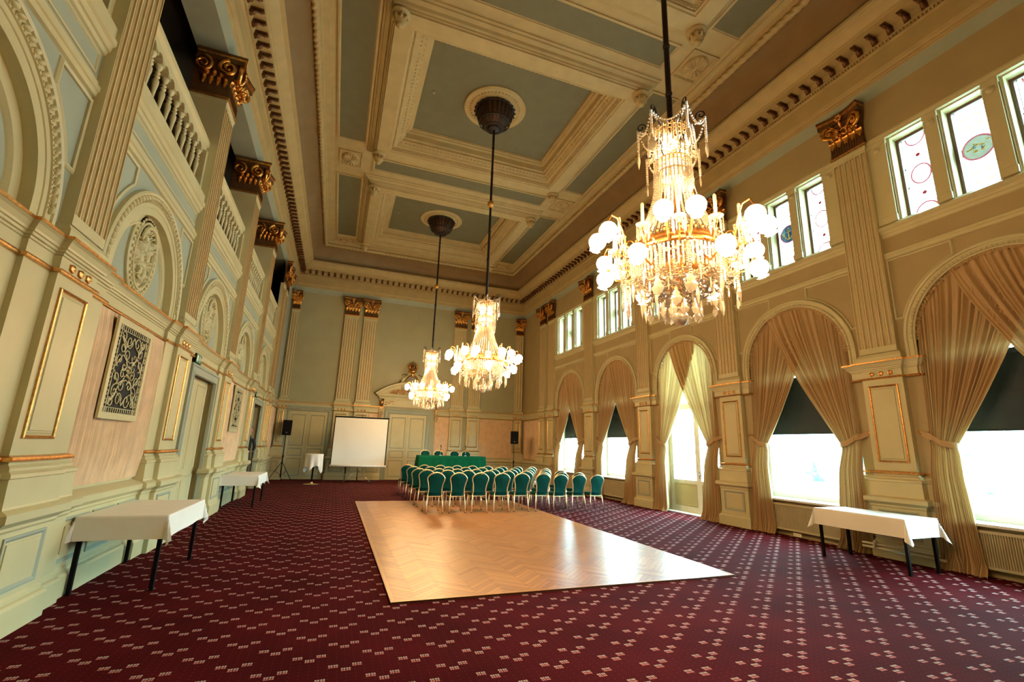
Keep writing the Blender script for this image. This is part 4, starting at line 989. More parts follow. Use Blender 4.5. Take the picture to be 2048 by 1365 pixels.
for j, c in enumerate(CH):
    for x0, x1 in ((-.88, KX0-.06), (KX1+.06, XM*2+.14+.88)): blue_panel(x0, x1, c-HY+.48, c+HY-.42)
    if j < 2:
        mid = (c+CH[j+1])/2
        blue_panel(KX0+.32, KX1-.32, mid-.32, mid+.32)
        for x_ in (-.50, 2*XCC+.50): shell(x_, mid, .27, .34)
for x_ in (-.50, 2*XCC+.50):
    shell(x_, CH[2]+HY+.18, .27, .20); shell(x_, CH[0]-HY-.40, .27, .3)
# rope moulding round the ceiling
rp = MBm(CEILC); O_ = 1.245
for (x0, y0), (x1, y1) in (((RX0+O_, RY0+O_), (RX0+O_, RY1-O_)), ((RX0+O_, RY1-O_), (RX1-O_, RY1-O_)), ((RX1-O_, RY0+O_), (RX1-O_, RY1-O_)), ((RX0+O_, RY0+O_), (RX1-O_, RY0+O_))):
    L = sqrt((x1-x0)**2+(y1-y0)**2); n = int(L/.034); ux, uy = (x1-x0)/L, (y1-y0)/L; rows = []
    for i in range(n+1):
        t = L*i/n; rows.append([(x0+ux*t-uy*(.075+.018*cos(3*(a-t*12)))*cos(a), y0+uy*t+ux*(.075+.018*cos(3*(a-t*12)))*cos(a), 10.80+(.075+.018*cos(3*(a-t*12)))*sin(a)) for a in [2*pi*k/12 for k in range(12)]])
    rp.grid(rows, True, True)
rp.obj('rope_moulding', CE, recalc=False)
# coffers
COF = [(0, 11.0), (.03, 10.985), (.04, 10.95), (.09, 10.93), (.10, 10.90), (.14, 10.88), (.19, 10.86), (.22, 10.80), (.26, 10.77), (.27, 10.74), (.30, 10.73), (.31, 10.69), (.68, 10.69), (.70, 10.72), (.74, 10.73), (.75, 10.77), (.80, 10.78), (.81, 10.82), (.88, 10.83), (.90, 10.87), (1.0, 10.96), (1.03, 10.97), (1.03, 11.03), (1.10, 11.05), (1.12, 11.20), (1.22, 11.21), (1.23, 11.25), (1.27, 11.26), (1.29, 11.32)]
pend = MBm(CEILC)
pend.lathe([(.15, 0), (.15, -.025), (.10, -.035), (.075, -.06), (.085, -.09), (.10, -.115), (.085, -.15), (.055, -.17), (.06, -.19), (.045, -.215), (.001, -.225)], seg=14)
for i in range(8): pend.blob((.095*cos(i*pi/4), .095*sin(i*pi/4), -.09), (.03, .03, .045), 6, 4)
PEND = pend.mesh('pendant')
for j, c in enumerate(CH):
    rc = [(XCC-HX, c-HY), (XCC+HX, c-HY), (XCC+HX, c+HY), (XCC-HX, c+HY)]
    m = MBm(CEILC); m.sweep(rc, COF, closed=True)
    m.mat(CBLUE).quad((XCC-HX+1.28, c-HY+1.28, 11.32), (XCC+HX-1.28, c-HY+1.28, 11.32), (XCC+HX-1.28, c+HY-1.28, 11.32), (XCC-HX+1.28, c+HY-1.28, 11.32))
    cf = m.obj('coffer', CE)
    b = MBm(CEILC)
    def side_run(off, step, fn):
        for (x0, y0), (x1, y1) in (((XCC-HX+off, c-HY+off), (XCC+HX-off, c-HY+off)), ((XCC+HX-off, c-HY+off), (XCC+HX-off, c+HY-off)), ((XCC+HX-off, c+HY-off), (XCC-HX+off, c+HY-off)), ((XCC-HX+off, c+HY-off), (XCC-HX+off, c-HY+off))):
            L = sqrt((x1-x0)**2+(y1-y0)**2); n = int(L/step)
            for i in range(n): t = (i+.5)/n; fn(x0+(x1-x0)*t, y0+(y1-y0)*t)
    side_run(.775, .055, lambda x, y: b.box(x-.016, x+.016, y-.016, y+.016, 10.75, 10.785))
    side_run(.955, .125, lambda x, y: b.blob((x, y, 10.925), (.034, .034, .03), 6, 4))
    side_run(1.07, .16, lambda x, y: b.octa((x, y, 11.035), .02))
    b.obj('egg_and_dart', cf, kind='stuff')
    for sx in (-1, 1):
        for sy in (-1, 1): link(PEND, 'pendant', cf, loc=(XCC+sx*(HX-.40), c+sy*(HY-.40), 10.69)).scale = (1.45, 1.45, 1.5)
    m = MBm(CEILC); m.lathe([(.90, 11.32), (.905, 11.29), (.87, 11.27), (.83, 11.28), (.80, 11.295), (.78, 11.285), (.64, 11.27), (.60, 11.28), (.58, 11.26), (.55, 11.255), (.52, 11.285), (.50, 11.30), (.3, 11.30), (.001, 11.30)], c=(XM, c), seg=48)
    for i in range(44): a = 2*pi*i/44; m.blob((XM+.71*cos(a), c+.71*sin(a), 11.27), (.032, .032, .018), 6, 3)
    m.obj('ceiling_rose', CE)
lid = MBm(DARK); lid.quad((RX0-2.7, RY0, 11.6), (RX1+.55, RY0, 11.6), (RX1+.55, RY1, 11.6), (RX0-2.7, RY1, 11.6))
lid.obj('unseen_roof_lid', CE)  # unseen lid over the ceiling, there to shut out sky light
for i, (x, y) in enumerate(((1.56, CH[1]+.02), (1.52, CH[2]))):
    t = thing('smoke_detector', (x, y, 11.32), 'small round white smoke detector on the %s blue ceiling panel' % ('middle', 'furthest')[i], 'smoke detector')
    m = MBm(mat('grey_plastic', (.30, .27, .20), .6)); m.lathe([(.001, -.065), (.03, -.065), (.035, -.05), (.05, -.045), (.055, -.02), (.055, 0)], seg=14); m.obj('housing', t)  # even dull grey plastic
    m = MBm(DARK); m.lathe([(.04, -.05), (.042, -.047)], seg=12); m.obj('vent_slot', t)

# ================================================================ DANCE FLOOR
DX0, DX1, DY0, DY1, DZ = .735, 5.421, 5.477, 14.69, .022
df = thing('dance_floor', ((DX0+DX1)/2, (DY0+DY1)/2, 0), 'rectangular oak herringbone parquet dance floor laid on the carpet', 'dance floor')
ox, oy = df.location.x, df.location.y
m = MBm(WOOD); m.box(DX0-ox, DX1-ox, DY0-oy, DY1-oy, .0, DZ-.0035); m.obj('underlay', df)
def clip(poly, ax, v, keep_less):
    out = []
    for i in range(len(poly)):
        a, b = poly[i-1], poly[i]; ia = (a[ax] <= v) == keep_less or a[ax] == v; ib = (b[ax] <= v) == keep_less or b[ax] == v
        if ia != ib: t = (v-a[ax])/(b[ax]-a[ax]); out.append((a[0]+(b[0]-a[0])*t, a[1]+(b[1]-a[1])*t))
        if ib: out.append(b)
    return out
LB, WB = .49, .07; nb = 7; blocks = []
ca = cos(R(45)); EDG = .045
def add_block(x0, y0, wx, wy):
    q = [(x0, y0), (x0+wx, y0), (x0+wx, y0+wy), (x0, y0+wy)]; q = [((x_-y_)*ca+3.1, (x_+y_)*ca+10.1) for x_, y_ in q]
    for ax, v, kl in ((0, DX0+EDG, False), (0, DX1-EDG, True), (1, DY0+EDG, False), (1, DY1-EDG, True)):
        q = clip(q, ax, v, kl)
        if len(q) < 3: return
    cx, cy = sum(p_[0] for p_ in q)/len(q), sum(p_[1] for p_ in q)/len(q)
    ar_ = abs(sum(q[i-1][0]*q[i][1]-q[i][0]*q[i-1][1] for i in range(len(q))))/2
    if ar_ < .0004: return
    blocks.append((ar_/(cx*cx+cy*cy)**1.5, q, cx, cy))
for i in range(-140, 140):
    for j in range(-18, 18):
        x0 = i*WB + j*LB; y0 = i*WB - j*LB          # horizontal member then its vertical partner
        if abs(x0)+abs(y0) > 16: continue
        add_block(x0, y0, LB-.002, WB-.002); add_block(x0+LB, y0-LB+WB, WB-.002, LB-.002)
blocks.sort(key=lambda b: -b[0])
rnd = random.Random(4); st = MBm(PARQ); st_n = 0
def tone(q):
    base = .45 + .22*(1 if (q[1][1]-q[0][1])*(q[1][0]-q[0][0]) > 0 else -1)*.8  # gloss by block direction, painted as lighter and darker tone
    return min(1, max(0, rnd.gauss(base, .17)))
for i, (_, q, cx, cy) in enumerate(blocks):
    g_ = .0008*rnd.random()
    q = [(cx+(x_-cx)*.998, cy+(y_-cy)*.998) for x_, y_ in q]
    if i < 300:
        b = MBm(PARQ); b.t = tone(q); b.poly_ext([(x_-cx, y_-cy) for x_, y_ in q], 0, .004+g_); b.obj('parquet_block', df, loc=(cx-ox, cy-oy, DZ-.004), tone=True)
    else: st.t = tone(q); st.poly_ext([(x_-ox, y_-oy) for x_, y_ in q], DZ-.004, DZ+g_)
st.obj('parquet_field', df, kind='stuff', tone=True)
ew = [(DX0, DX0+EDG, DY0, DY1), (DX0+EDG, DX1-EDG, DY0, DY0+EDG), (DX0+EDG, DX1-EDG, DY1-EDG, DY1), (DX1-EDG, DX1, DY0, DY1)]
for i, (a, b, q, r_) in enumerate(ew):
    m = MBm(PARQ); m.t = .75; m.box(a-ox, b-ox, q-oy, r_-oy, DZ-.012, DZ+.001); m.obj('border_strip', df, tone=True)
m = MBm(BLACK); m.poly_ext([(DX1-ox, DY0-oy), (DX1+.05-ox, DY0-oy), (DX1+.05-ox, DY1-oy), (DX1-ox, DY1-oy)], 0, .008); m.obj('edge_shadow_trim', df, label='black edge trim and painted shadow line along the right side')  # dark trim that also paints the shadow line at the raised edge

# ================================================================ CURTAINS
def curtain(k, c, side, label):
    """side +1: hangs at the far side of the window (left in view), -1: near side, lying over the other"""
    rnd = random.Random(20+k*2+side); N = 210; V1, V2 = 30, 18
    zt = 1.96; R_ = RIR-.015
    t = thing('curtain', (XRW+.06, c, 0), label, 'curtain', 'gold curtains tied back in the arched windows')
    npl = 21; ph = [rnd.uniform(-.5, .5) for _ in range(40)]; am = [rnd.uniform(.7, 1.35) for _ in range(40)]
    dx = 0.0 if side > 0 else -.05
    def top(u):
        a_end = R(118)       # how far round the arch the heading reaches
        th0 = R(0)
        th = a_end*u
        return side*R_*cos(th), ZSR+R_*sin(th)
    rows = []
    def pleat(u, amp):
        f = u*npl+.35*sin(u*17); q_ = sin(pi*f); return amp*(1.9*abs(q_)**.8-.95)*(1+.35*sin(u*31+side))+amp*.35*sin(2*pi*f*1.7+1)
    for j in range(V1+1):
        v = j/V1; row = []
        for i in range(N+1):
            u = i/N; ty, tz = top(u)
            by = side*(1.24-.36*u**1.0); bz = zt-.10*u+.02
            if v < 1:
                e = v**(1.35 if u > .25 else 1.35)
                z = tz+(bz-tz)*v; y = ty+(by-ty)*(e*.75+.25*v)
            else: y, z = by, bz
            a_ = (.022+.038*sin(pi*min(1, v*1.25)*.8)*(1-.6*v)+.004*v)
            spread = 1-.25*v
            x = dx-pleat(u, a_)-.07*v*v*(.4+.6*sin(pi*u))-.02*v**3
            row.append((x, y, z))
        rows.append(row)
    for j in range(1, V2+1):
        v = j/V2; row = []
        for i in range(N+1):
            u = i/N; y = side*(1.24+.05*v-(.36+.22*v**.8)*u); z = (zt-.10*u+.02)*(1-v)+.012*v
            x = dx-.07*(.4+.6*sin(pi*u))-.10*min(1, v*4)-pleat(u, .026+.034*v)-.05*v
            if v > .93: x += -.05*(v-.93)/.07*(1+sin(u*9)); y += .03*sin(u*23)
            row.append((x, y, z))
        rows.append(row)
    m = MBm(CURTAIN); m.grid(rows, True); m.obj('drape', t, recalc=False)
    # ruched heading ribbon following the arch
    h = MBm(CURTAIN); rr = []
    nn = 110
    for i in range(nn+1):
        u = i/nn; a_ = R(118)*u; w_ = .004*rnd.random()
        r0 = R_+.015+.010*sin(i*1.9)
        rr.append([(dx-.02-.02*sin(i*2.3)-.02*q, side*(r0-.055*q)*cos(a_), ZSR+(r0-.055*q+.01*sin(i*2.9))*sin(a_)) for q in (0, .5, 1)])
    if side < 0: pass
    h.grid(rr, True); h.obj('ruched_heading', t, recalc=False)
    tb = MBm(CURTAIN); rr = []
    for i in range(17):
        u = i/16; a_ = 2*pi*u
        y = side*(1.05+.20*cos(a_)); x = dx-.085-.075*sin(a_); z = zt-.02-.045*cos(a_+pi)*1.0 + .10*(max(0, cos(a_)))
        rr.append([(x, y, z-.05), (x-.006*sin(a_), y, z), (x, y, z+.05)])
    tb.grid(rr, True); 
    tb.grid([[(dx-.16, side*1.16, z_+.07), (-.13, side*1.26, z_+.10), (-.05, side*1.38, z_+.17)] for z_ in (zt-.05, zt, zt+.05)], True)
    tb.obj('tieback', t, recalc=False)
    b = MBm(GILT); b.blob((-.05, side*1.37, zt+.17), .035, 8, 6); b.tube([(-.05, side*1.37, zt+.17), (-.0, side*1.37, zt+.17)], .012, 6); b.obj('tieback_knob', t)
    return t
wn_ = ['window nearest the camera', 'second window from the camera', 'glazed garden door', 'fourth window, beyond the glazed door', 'last window at the far end']
for k, c in enumerate(BAYS):
    curtain(k, c, 1, 'gold curtain drawn to the left side of the ' + wn_[k]); curtain(k, c, -1, 'gold curtain drawn to the right side of the ' + wn_[k])

# ================================================================ LEFT WALL HANGINGS AND SIGNS
for k, seed in ((1, 7), (3, 8)):
    c = BAYS[k]
    fabric_panel(FL, c-1.065+.005, c+1.065, 1.10, 3.07, .012, 'pink pleated fabric panel behind the %s scrollwork grille' % ('nearer', 'farther')[k == 3], seed, pitch=.072, amp=.05, sway=.010)
    s0, s1, z0, z1 = c-.75+.02, c+.37, 1.84, 3.04
    t = thing('ventilation_grille', (XLW+.085, (s0+s1)/2, (z0+z1)/2), 'cream pierced scrollwork grille on the %s pink fabric panel' % ('nearer', 'farther')[k == 3], 'grille')
    GM = lambda s, p, z: (p, s, z)
    w2, h2 = (s1-s0)/2, (z1-z0)/2
    m = MBm(CREAM, GM); m.sweep(rect(-w2, w2, -h2, h2), [(0, -.01), (0, .018), (.075, .018), (.08, 0)], AF, closed=True); m.obj('frame', t)
    m = MBm(DARK, GM); m.box(-w2+.02, w2-.02, -.012, -.002, -h2+.02, h2-.02); m.obj('dark_backing', t)
    m = MBm(CREAM, GM); W_, H_ = w2-.075, h2-.075
    def tub(pts, r=.0085): m.tube([(x_, .006, z_) for x_, z_ in pts], r, 4, cap=False)
    for q in (1, -1):
        tub([(q*(W_-.075), -H_), (q*(W_-.075), H_)], .006)
        for i in range(9): z_ = -H_+.13+(2*H_-.26)*i/8; tub([(q*(W_-.037)+.028*cos(a), z_+.028*sin(a)) for a in [2*pi*j/8 for j in range(9)]], .007)
    for q in (1, -1):
        tub([(-W_, q*(H_-.06)), (W_, q*(H_-.06))], .006)
        for i in range(15): x_ = -W_+.05+(2*W_-.1)*i/14; tub([(x_, q*(H_-.055)), (x_, q*H_)], .007)
    A_, B_ = W_-.09, H_-.09
    for sx in (-1, 1):
        for sz in (-1, 1):
            for (x_, z_, r_, tt, a0_) in ((.12, .40, .095, 1.2, 0), (.27, .30, .09, 1.25, 1.6), (.11, .20, .08, 1.1, 3.), (.30, .12, .085, 1.2, 4.5), (.14, .05, .07, 1.1, 1), (.30, .43, .07, 1.1, 2.4)):
                tub(spiral(sx*x_*A_/.38, sz*z_*B_/.48, r_, .015, tt, a0_, 22, sx*sz))
            tub([(0, sz*B_*.98), (sx*.08, sz*B_*.75), (sx*A_*.55, sz*B_*.62), (sx*A_*.95, sz*B_*.9)]); tub([(0, 0), (sx*.10, sz*.12), (sx*A_*.6, sz*.18), (sx*A_, sz*.02)])
            tub([(sx*A_, sz*B_), (sx*A_*.7, sz*B_*.8), (sx*A_*.45, sz*B_*.35), (0, sz*B_*.25)])
            for i in range(3): m.blob((sx*A_*(.2+.28*i), .012, sz*B_*(.16+.26*i)), (.03, .008, .02), 5, 3)
    for i in range(6): m.blob((.05*cos(i), .014, .06*sin(i)), (.035, .01, .03), 5, 3)
    m.obj('scrollwork', t, recalc=False)
for i, s in enumerate((10.10, 10.10+2*P)):
    t = thing('exit_sign', (XLW+PF+.02, s, 3.10), 'green and white emergency exit sign over the %s left doorway' % ('nearer', 'farther')[i], 'sign', 'emergency exit signs')
    GM = lambda a_, p_, z_: (p_, a_, z_)
    m = MBm(BLACK, GM); m.box(-.19, .19, -.012, .015, -.085, .085); m.obj('housing', t)
    m = MBm(GSIGN, GM); m.box(-.18, .18, .015, .02, -.078, .078); m.obj('face', t)
    m = MBm(WSIGN, GM)
    m.box(-.15, -.07, .02, .023, -.055, .055); m.blob((.02, .024, .045), (.014, .004, .014), 8, 4)
    m.tube([(.02, .024, .03), (.01, .024, -.01), (.04, .024, -.03), (.03, .024, -.06)], .008, 4); m.tube([(.01, .024, -.01), (-.02, .024, -.03), (-.045, .024, -.03)], .008, 4)
    m.tube([(.02, .024, .025), (.055, .024, .01)], .006, 4); m.tube([(.02, .024, .025), (-.015, .024, .015), (-.02, .024, -.005)], .006, 4)
    m.box(.09, .15, .02, .023, -.008, .008); m.tube([(.125, .024, .03), (.15, .024, 0), (.125, .024, -.03)], .006, 4)
    m.obj('running_figure', t)

# ================================================================ TABLES AND CLOTHS
def cloth_mesh(w, d, h, over, flare=.34, n=9, mt=LINEN, seed=0):
    """square-cut cloth over a w x d top: straight sides, pointed hanging corners; origin at floor"""
    rnd = random.Random(seed); m = MBm(mt)
    def axis(half):
        inner = [-half, -half+.012] + [-half+2*half*i/6 for i in range(1, 6)] + [half-.012, half]
        outer = [half+.008] + [half+over*(i+1)/n for i in range(n)]
        return [-v for v in outer[::-1]] + inner + outer
    ph = [rnd.uniform(0, 6) for _ in range(4)]
    rows = []
    for a in axis(w/2):
        row = []
        for b in axis(d/2):
            ea, eb = max(0, abs(a)-w/2), max(0, abs(b)-d/2); sa, sb = (1 if a > 0 else -1), (1 if b > 0 else -1)
            ca_, cb_ = min(abs(a), w/2)*sa, min(abs(b), d/2)*sb
            z = h; x, y = ca_, cb_
            r = sqrt(ea*ea+eb*eb)
            if r > 0:
                phi = atan2(eb, ea); k = sin(2*phi)
                if ea == 0 or eb == 0:
                    o = .012+.02*(r/over)*(.5+.5*sin((b if ea else a)*7+ph[0 if ea else 1])); z = h-sqrt(max(0, r*r-o*o*.3))
                    x += sa*o*(ea > 0); y += sb*o*(eb > 0)
                else:
                    o = .012+.02*(r/over)*.6+flare*k*r; z = h-sqrt(max(0, r*r-(flare*k*r)**2))
                    x += sa*o*cos(phi)*(1-.35*k)+sa*.012*0; y += sb*o*sin(phi)*(1-.35*k)
                    wig = .03*k*(r/over); x += sa*wig*sin(9*phi+ph[2]); y -= sb*wig*sin(9*phi+ph[3])
            row.append((x, y, z))
        rows.append(row)
    m.grid(rows, True); return m
def side_table(x0, x1, y0, y1, h, over, lab, clab, seed):
    cx, cy = (x0+x1)/2, (y0+y1)/2; w_, d_ = x1-x0, y1-y0
    t = thing('folding_table', (cx, cy, 0), lab, 'table', 'cloth covered side tables')
    m = MBm(WOOD); m.box(-w_/2, w_/2, -d_/2, d_/2, h-.028, h-.004); m.obj('table_top', t)
    m = MBm(IRON); m.box(-w_/2+.05, w_/2-.05, -d_/2+.05, -d_/2+.07, h-.07, h-.028); m.box(-w_/2+.05, w_/2-.05, d_/2-.07, d_/2-.05, h-.07, h-.028); m.box(-w_/2+.05, -w_/2+.07, -d_/2+.07, d_/2-.07, h-.07, h-.028); m.box(w_/2-.07, w_/2-.05, -d_/2+.07, d_/2-.07, h-.07, h-.028); m.obj('apron', t)
    for sx in (-1, 1):
        for sy in (-1, 1):
            m = MBm(IRON); x_, y_ = sx*(w_/2-.045), sy*(d_/2-.045); m.box(x_-.02, x_+.02, y_-.02, y_+.02, .012, h-.03); lg = m.obj('leg', t)
            m = MBm(BLACK); m.box(x_-.023, x_+.023, y_-.023, y_+.023, 0, .013); m.obj('rubber_foot', lg)
    o = cloth_mesh(w_+.01, d_+.01, h+.002, over, seed=seed).obj('tablecloth', None, loc=(cx, cy, 0), recalc=False)
    o['label'] = clab; o['category'] = 'tablecloth'; o['group'] = 'white cloths on the side tables'
side_table(-2.50, -1.68, 6.58, 8.14, .79, .25, 'black-legged table by the left wall nearest the camera', 'white cloth on the left wall table nearest the camera', 1)
side_table(-2.50, -1.71, 13.62, 15.18, .78, .25, 'black-legged table by the left wall further back, before the far doorway', 'white cloth on the farther table along the left wall', 2)
side_table(8.05, 8.80, 4.80, 6.20, .79, .27, 'narrow black-legged table by the right wall below the window pier', 'white cloth on the table beside the right wall', 3)
# high round table
t = thing('cocktail_table', (-.69, 20.66, 0), 'tall round pedestal table between left loudspeaker and projection screen', 'table')
m = MBm(BRONZE); m.lathe([(.001, .02), (.30, .02), (.30, .008), (.28, 0), (.001, 0)], seg=24); m.mat(CHROME).lathe([(.30, .021), (.12, .03), (.05, .06), (.05, .10)], seg=24); m.obj('base', t)
m = MBm(IRON); m.lathe([(.035, .06), (.035, 1.15)], seg=12); m.obj('pole', t)
m = MBm(WOOD); m.lathe([(.001, 1.18), (.33, 1.18), (.33, 1.155), (.001, 1.155)], seg=24); m.obj('table_top', t)
m = MBm(LINEN); rows = []
S_ = .80
for i in range(15):
    row = []
    for j in range(48):
        a = 2*pi*j/48; L = min(S_/max(abs(cos(a)), 1e-6), S_/max(abs(sin(a)), 1e-6)); L = min(L, 1.10)
        r = (0, .15, .28, .333, .346)[i] if i < 5 else .346+(L-.346)*(i-4)/10
        if r <= .334: row.append((r*cos(a), r*sin(a), 1.184))
        else:
            d_ = r-.335; fl_ = .342+.05*sin(8*a+.5)*(d_/.6)-.03*d_; row.append((fl_*cos(a), fl_*sin(a), 1.184-d_*.98))
    rows.append(row)
m.grid(rows, True, True); o = m.obj('tablecloth', None, loc=(-.69, 20.66, 0), rotz=.35, recalc=False); o['label'] = 'white cloth hanging in points from the tall round table'; o['category'] = 'tablecloth'
# panel table on its low platform
t = thing('stage_platform', (4.83, 20.75, 0), 'low dark platform under the green panel table and its chairs', 'platform')
m = MBm(IRON); m.box(-1.75, 1.75, -.75, 1.25, .05, .45); m.obj('skirt', t); m = MBm(CARPET); m.box(-1.78, 1.78, -.78, 1.28, .45, .47); m.obj('deck', t)
for sx in (-1, 1):
    for sy in (-.6, 1.1): m = MBm(IRON); m.box(sx*1.6-.04, sx*1.6+.04, sy-.04, sy+.04, 0, .05); m.obj('foot', t)
t = thing('panel_table', (4.83, 20.42, .47), 'long table hidden under a green cloth, facing the rows of chairs', 'table')
m = MBm(WOOD); m.box(-1.44, 1.44, -.34, .34, .735, .76); m.obj('table_top', t)
for sx in (-1, 1):
    for sy in (-1, 1): m = MBm(IRON); m.box(sx*1.35-.02, sx*1.35+.02, sy*.28-.02, sy*.28+.02, 0, .735); m.obj('leg', t)
m = MBm(GCLOTH); rows = []
def edge_path():
    P_ = []; W_, D_ = 1.46, .355
    for a, b in (((-W_, D_), (-W_, -D_)), ((-W_, -D_), (W_, -D_)), ((W_, -D_), (W_, D_)), ((W_, D_), (-W_, D_))):
        L = sqrt((a[0]-b[0])**2+(a[1]-b[1])**2); n = int(L/.04)
        for i in range(n): P_.append((a[0]+(b[0]-a[0])*i/n, a[1]+(b[1]-a[1])*i/n))
    return P_
EP = edge_path(); rnd = random.Random(9)
for lv in range(8):
    v = lv/7; row = []
    for i, (x_, y_) in enumerate(EP):
        s = x_*4.0+y_*9; am_ = .03*v*sin(s*2.1)+.018*v*sin(s*5+1); l = sqrt(x_*x_+y_*y_*16) or 1
        row.append((x_*(1+.05*v)+am_*x_/l*.6, y_*(1+.10*v)+am_*(1 if y_ > 0 else -1)*.8, .765-.735*v))
    rows.append(row)
m.grid([[(x_*.0, y_*.0, .766) for x_, y_ in EP]] + rows, True, True); o = m.obj('tablecloth', None, loc=(4.83, 20.42, .47), recalc=False); o['label'] = 'deep green cloth falling in folds round the long panel table'; o['category'] = 'tablecloth'
for i, x_ in enumerate((4.32, 5.42)):
    t = thing('microphone', (x_, 20.3, 1.238), 'black gooseneck microphone, the %s one on the green table' % ('left', 'right')[i], 'microphone', 'microphones on the panel table')
    m = MBm(STEEL); m.box(-.05, .05, -.06, .06, 0, .03); m.obj('base', t)
    m = MBm(STEEL); m.tube([(0, 0, .03), (0, .0, .22)], .011, 6); m.obj('stem', t)
    m = MBm(BLACK); m.tube([(0, 0, .22), (.005, -.02, .33), (.0, -.05, .38), (-.03, -.07, .44)], [.010, .010, .018, .024], 6); m.obj('microphone_head', t)

# ================================================================ CHAIRS
def build_chair():
    t = thing('banquet_chair', (0, 0, 0), 'x', 'chair', 'green banquet chairs in five rows')
    hb = [(.175, .44), (.165, .52), (.168, .60), (.185, .70), (.212, .79), (.215, .84), (.19, .885), (.14, .93), (.07, .963), (0, .972)]
    yb = lambda z: -.215-.10*((z-.44)/.53)**1.3 if z > .44 else -.215
    pts = [(x_, yb(z_), z_) for x_, z_ in hb]
    loop = pts + [(-x_, y_, z_) for x_, y_, z_ in pts[-2::-1]]
    m = MBm(CHROME); m.tube(loop, .016, 6); m.tube([(-.06, yb(.94)+.0, .962), (-.035, yb(.92), .925), (.035, yb(.92), .925), (.06, yb(.94), .962)], .008, 5); m.obj('back_frame', t)
    m = MBm(GREEN); rows = []
    inn = [(max(0, x_-.012), z_) for x_, z_ in hb[:-1]] + [(.0, .945)]
    inn[-2] = (.06, .945); inn[-3] = (.13, .918)
    inn[-1] = (.0, .935)
    for off, sh in ((.024, .93), (.030, .8), (-.018, .8), (-.014, 1.0)):
        pass
    F_, B_ = [], []
    def outline(sc, dy):
        L_ = [(x_*sc, yb(.46+(z_-.46))+dy, .70+(z_-.70)*(.5+.5*sc)) for x_, z_ in [(.0, .47)] + [(x_, max(z_, .47)) for x_, z_ in inn]]
        return L_ + [(-a, b, c) for a, b, c in L_[-2:0:-1]]
    ids = m.grid([outline(.05, .040), outline(.75, .036), outline(.97, .012), outline(1.0, 0), outline(.97, -.010), outline(.8, -.014), outline(.05, -.014)], True, True); m.face(ids[0], True); m.face(ids[-1], True); m.obj('backrest', t)
    m = MBm(GREEN); sp = []
    def seat(sc, z): 
        q = []
        for i in range(28):
            a = 2*pi*i/28; ca_, sa_ = cos(a), sin(a); k = (abs(ca_)**3.2+abs(sa_)**3.2)**(-1/3.2)
            q.append((.215*sc*k*ca_*(1-.06*(sa_ < 0)*abs(sa_)), .01+.215*sc*k*sa_, z))
        return q
    ids = m.grid([seat(.05, .405), seat(.96, .405), seat(1.0, .425), seat(1.0, .450), seat(.93, .474), seat(.6, .487), seat(.05, .49)], True, True); m.face(ids[0], True); m.face(ids[-1], True); m.obj('seat', t)
    m = MBm(CHROME); m.box(-.20, .20, -.20, -.18, .385, .405); m.box(-.20, .20, .18, .20, .385, .405); m.box(-.20, -.18, -.18, .18, .385, .405); m.box(.18, .20, -.18, .18, .385, .405); m.obj('seat_frame', t)
    for sx in (-1, 1):
        m = MBm(CHROME); m.tube([(sx*.175, -.215, .46), (sx*.195, -.235, .25), (sx*.205, -.285, .012)], .0145, 6); lg = m.obj('leg', t)
        m = MBm(BLACK); m.tube([(sx*.205, -.287, 0), (sx*.205, -.285, .018)], .015, 6); m.obj('rubber_foot', lg)
        m = MBm(CHROME); m.tube([(sx*.185, .19, .40), (sx*.20, .205, .2), (sx*.205, .225, .012)], .0145, 6); lg = m.obj('leg', t)
        m = MBm(BLACK); m.tube([(sx*.205, .226, 0), (sx*.205, .225, .018)], .015, 6); m.obj('rubber_foot', lg)
        m = MBm(CHROME); m.tube([(sx*.19, -.225, .34), (sx*.05, -.02, .39)], .007, 5); m.obj('brace', t)
    return t
ch = build_chair(); first = True; rnd = random.Random(12)
rowname = ['row nearest the camera', 'second row from the camera', 'middle row', 'fourth row from the camera', 'row nearest the green table']
for r_ in range(5):
    for c_ in range(9):
        lab = 'gold-framed green banquet chair, %s from the left in the %s' % (ORD[c_], rowname[r_])
        loc = (2.47+.584*c_+rnd.uniform(-.012, .012), 11.9+.29+1.25*r_+rnd.uniform(-.03, .03)+.015*c_*(r_ == 0), 0 if not (DX0-.3 < 2.47+.584*c_ < DX1+.05 and 12.19+1.25*r_ < DY1-.1) else DZ+.002)
        az = rnd.uniform(-.03, .03)
        if first: ch.location = loc; ch['label'] = lab; ch.rotation_euler = (0, 0, az); first = False
        else: dup(ch, loc, lab, az)
for i, x_ in enumerate((3.85, 4.45, 5.18, 5.72)):
    c2 = dup(ch, (x_, 21.02, .472), 'green banquet chair behind the green table, %s from the left' % ORD[i], pi); c2['group'] = 'green banquet chairs behind the panel table'

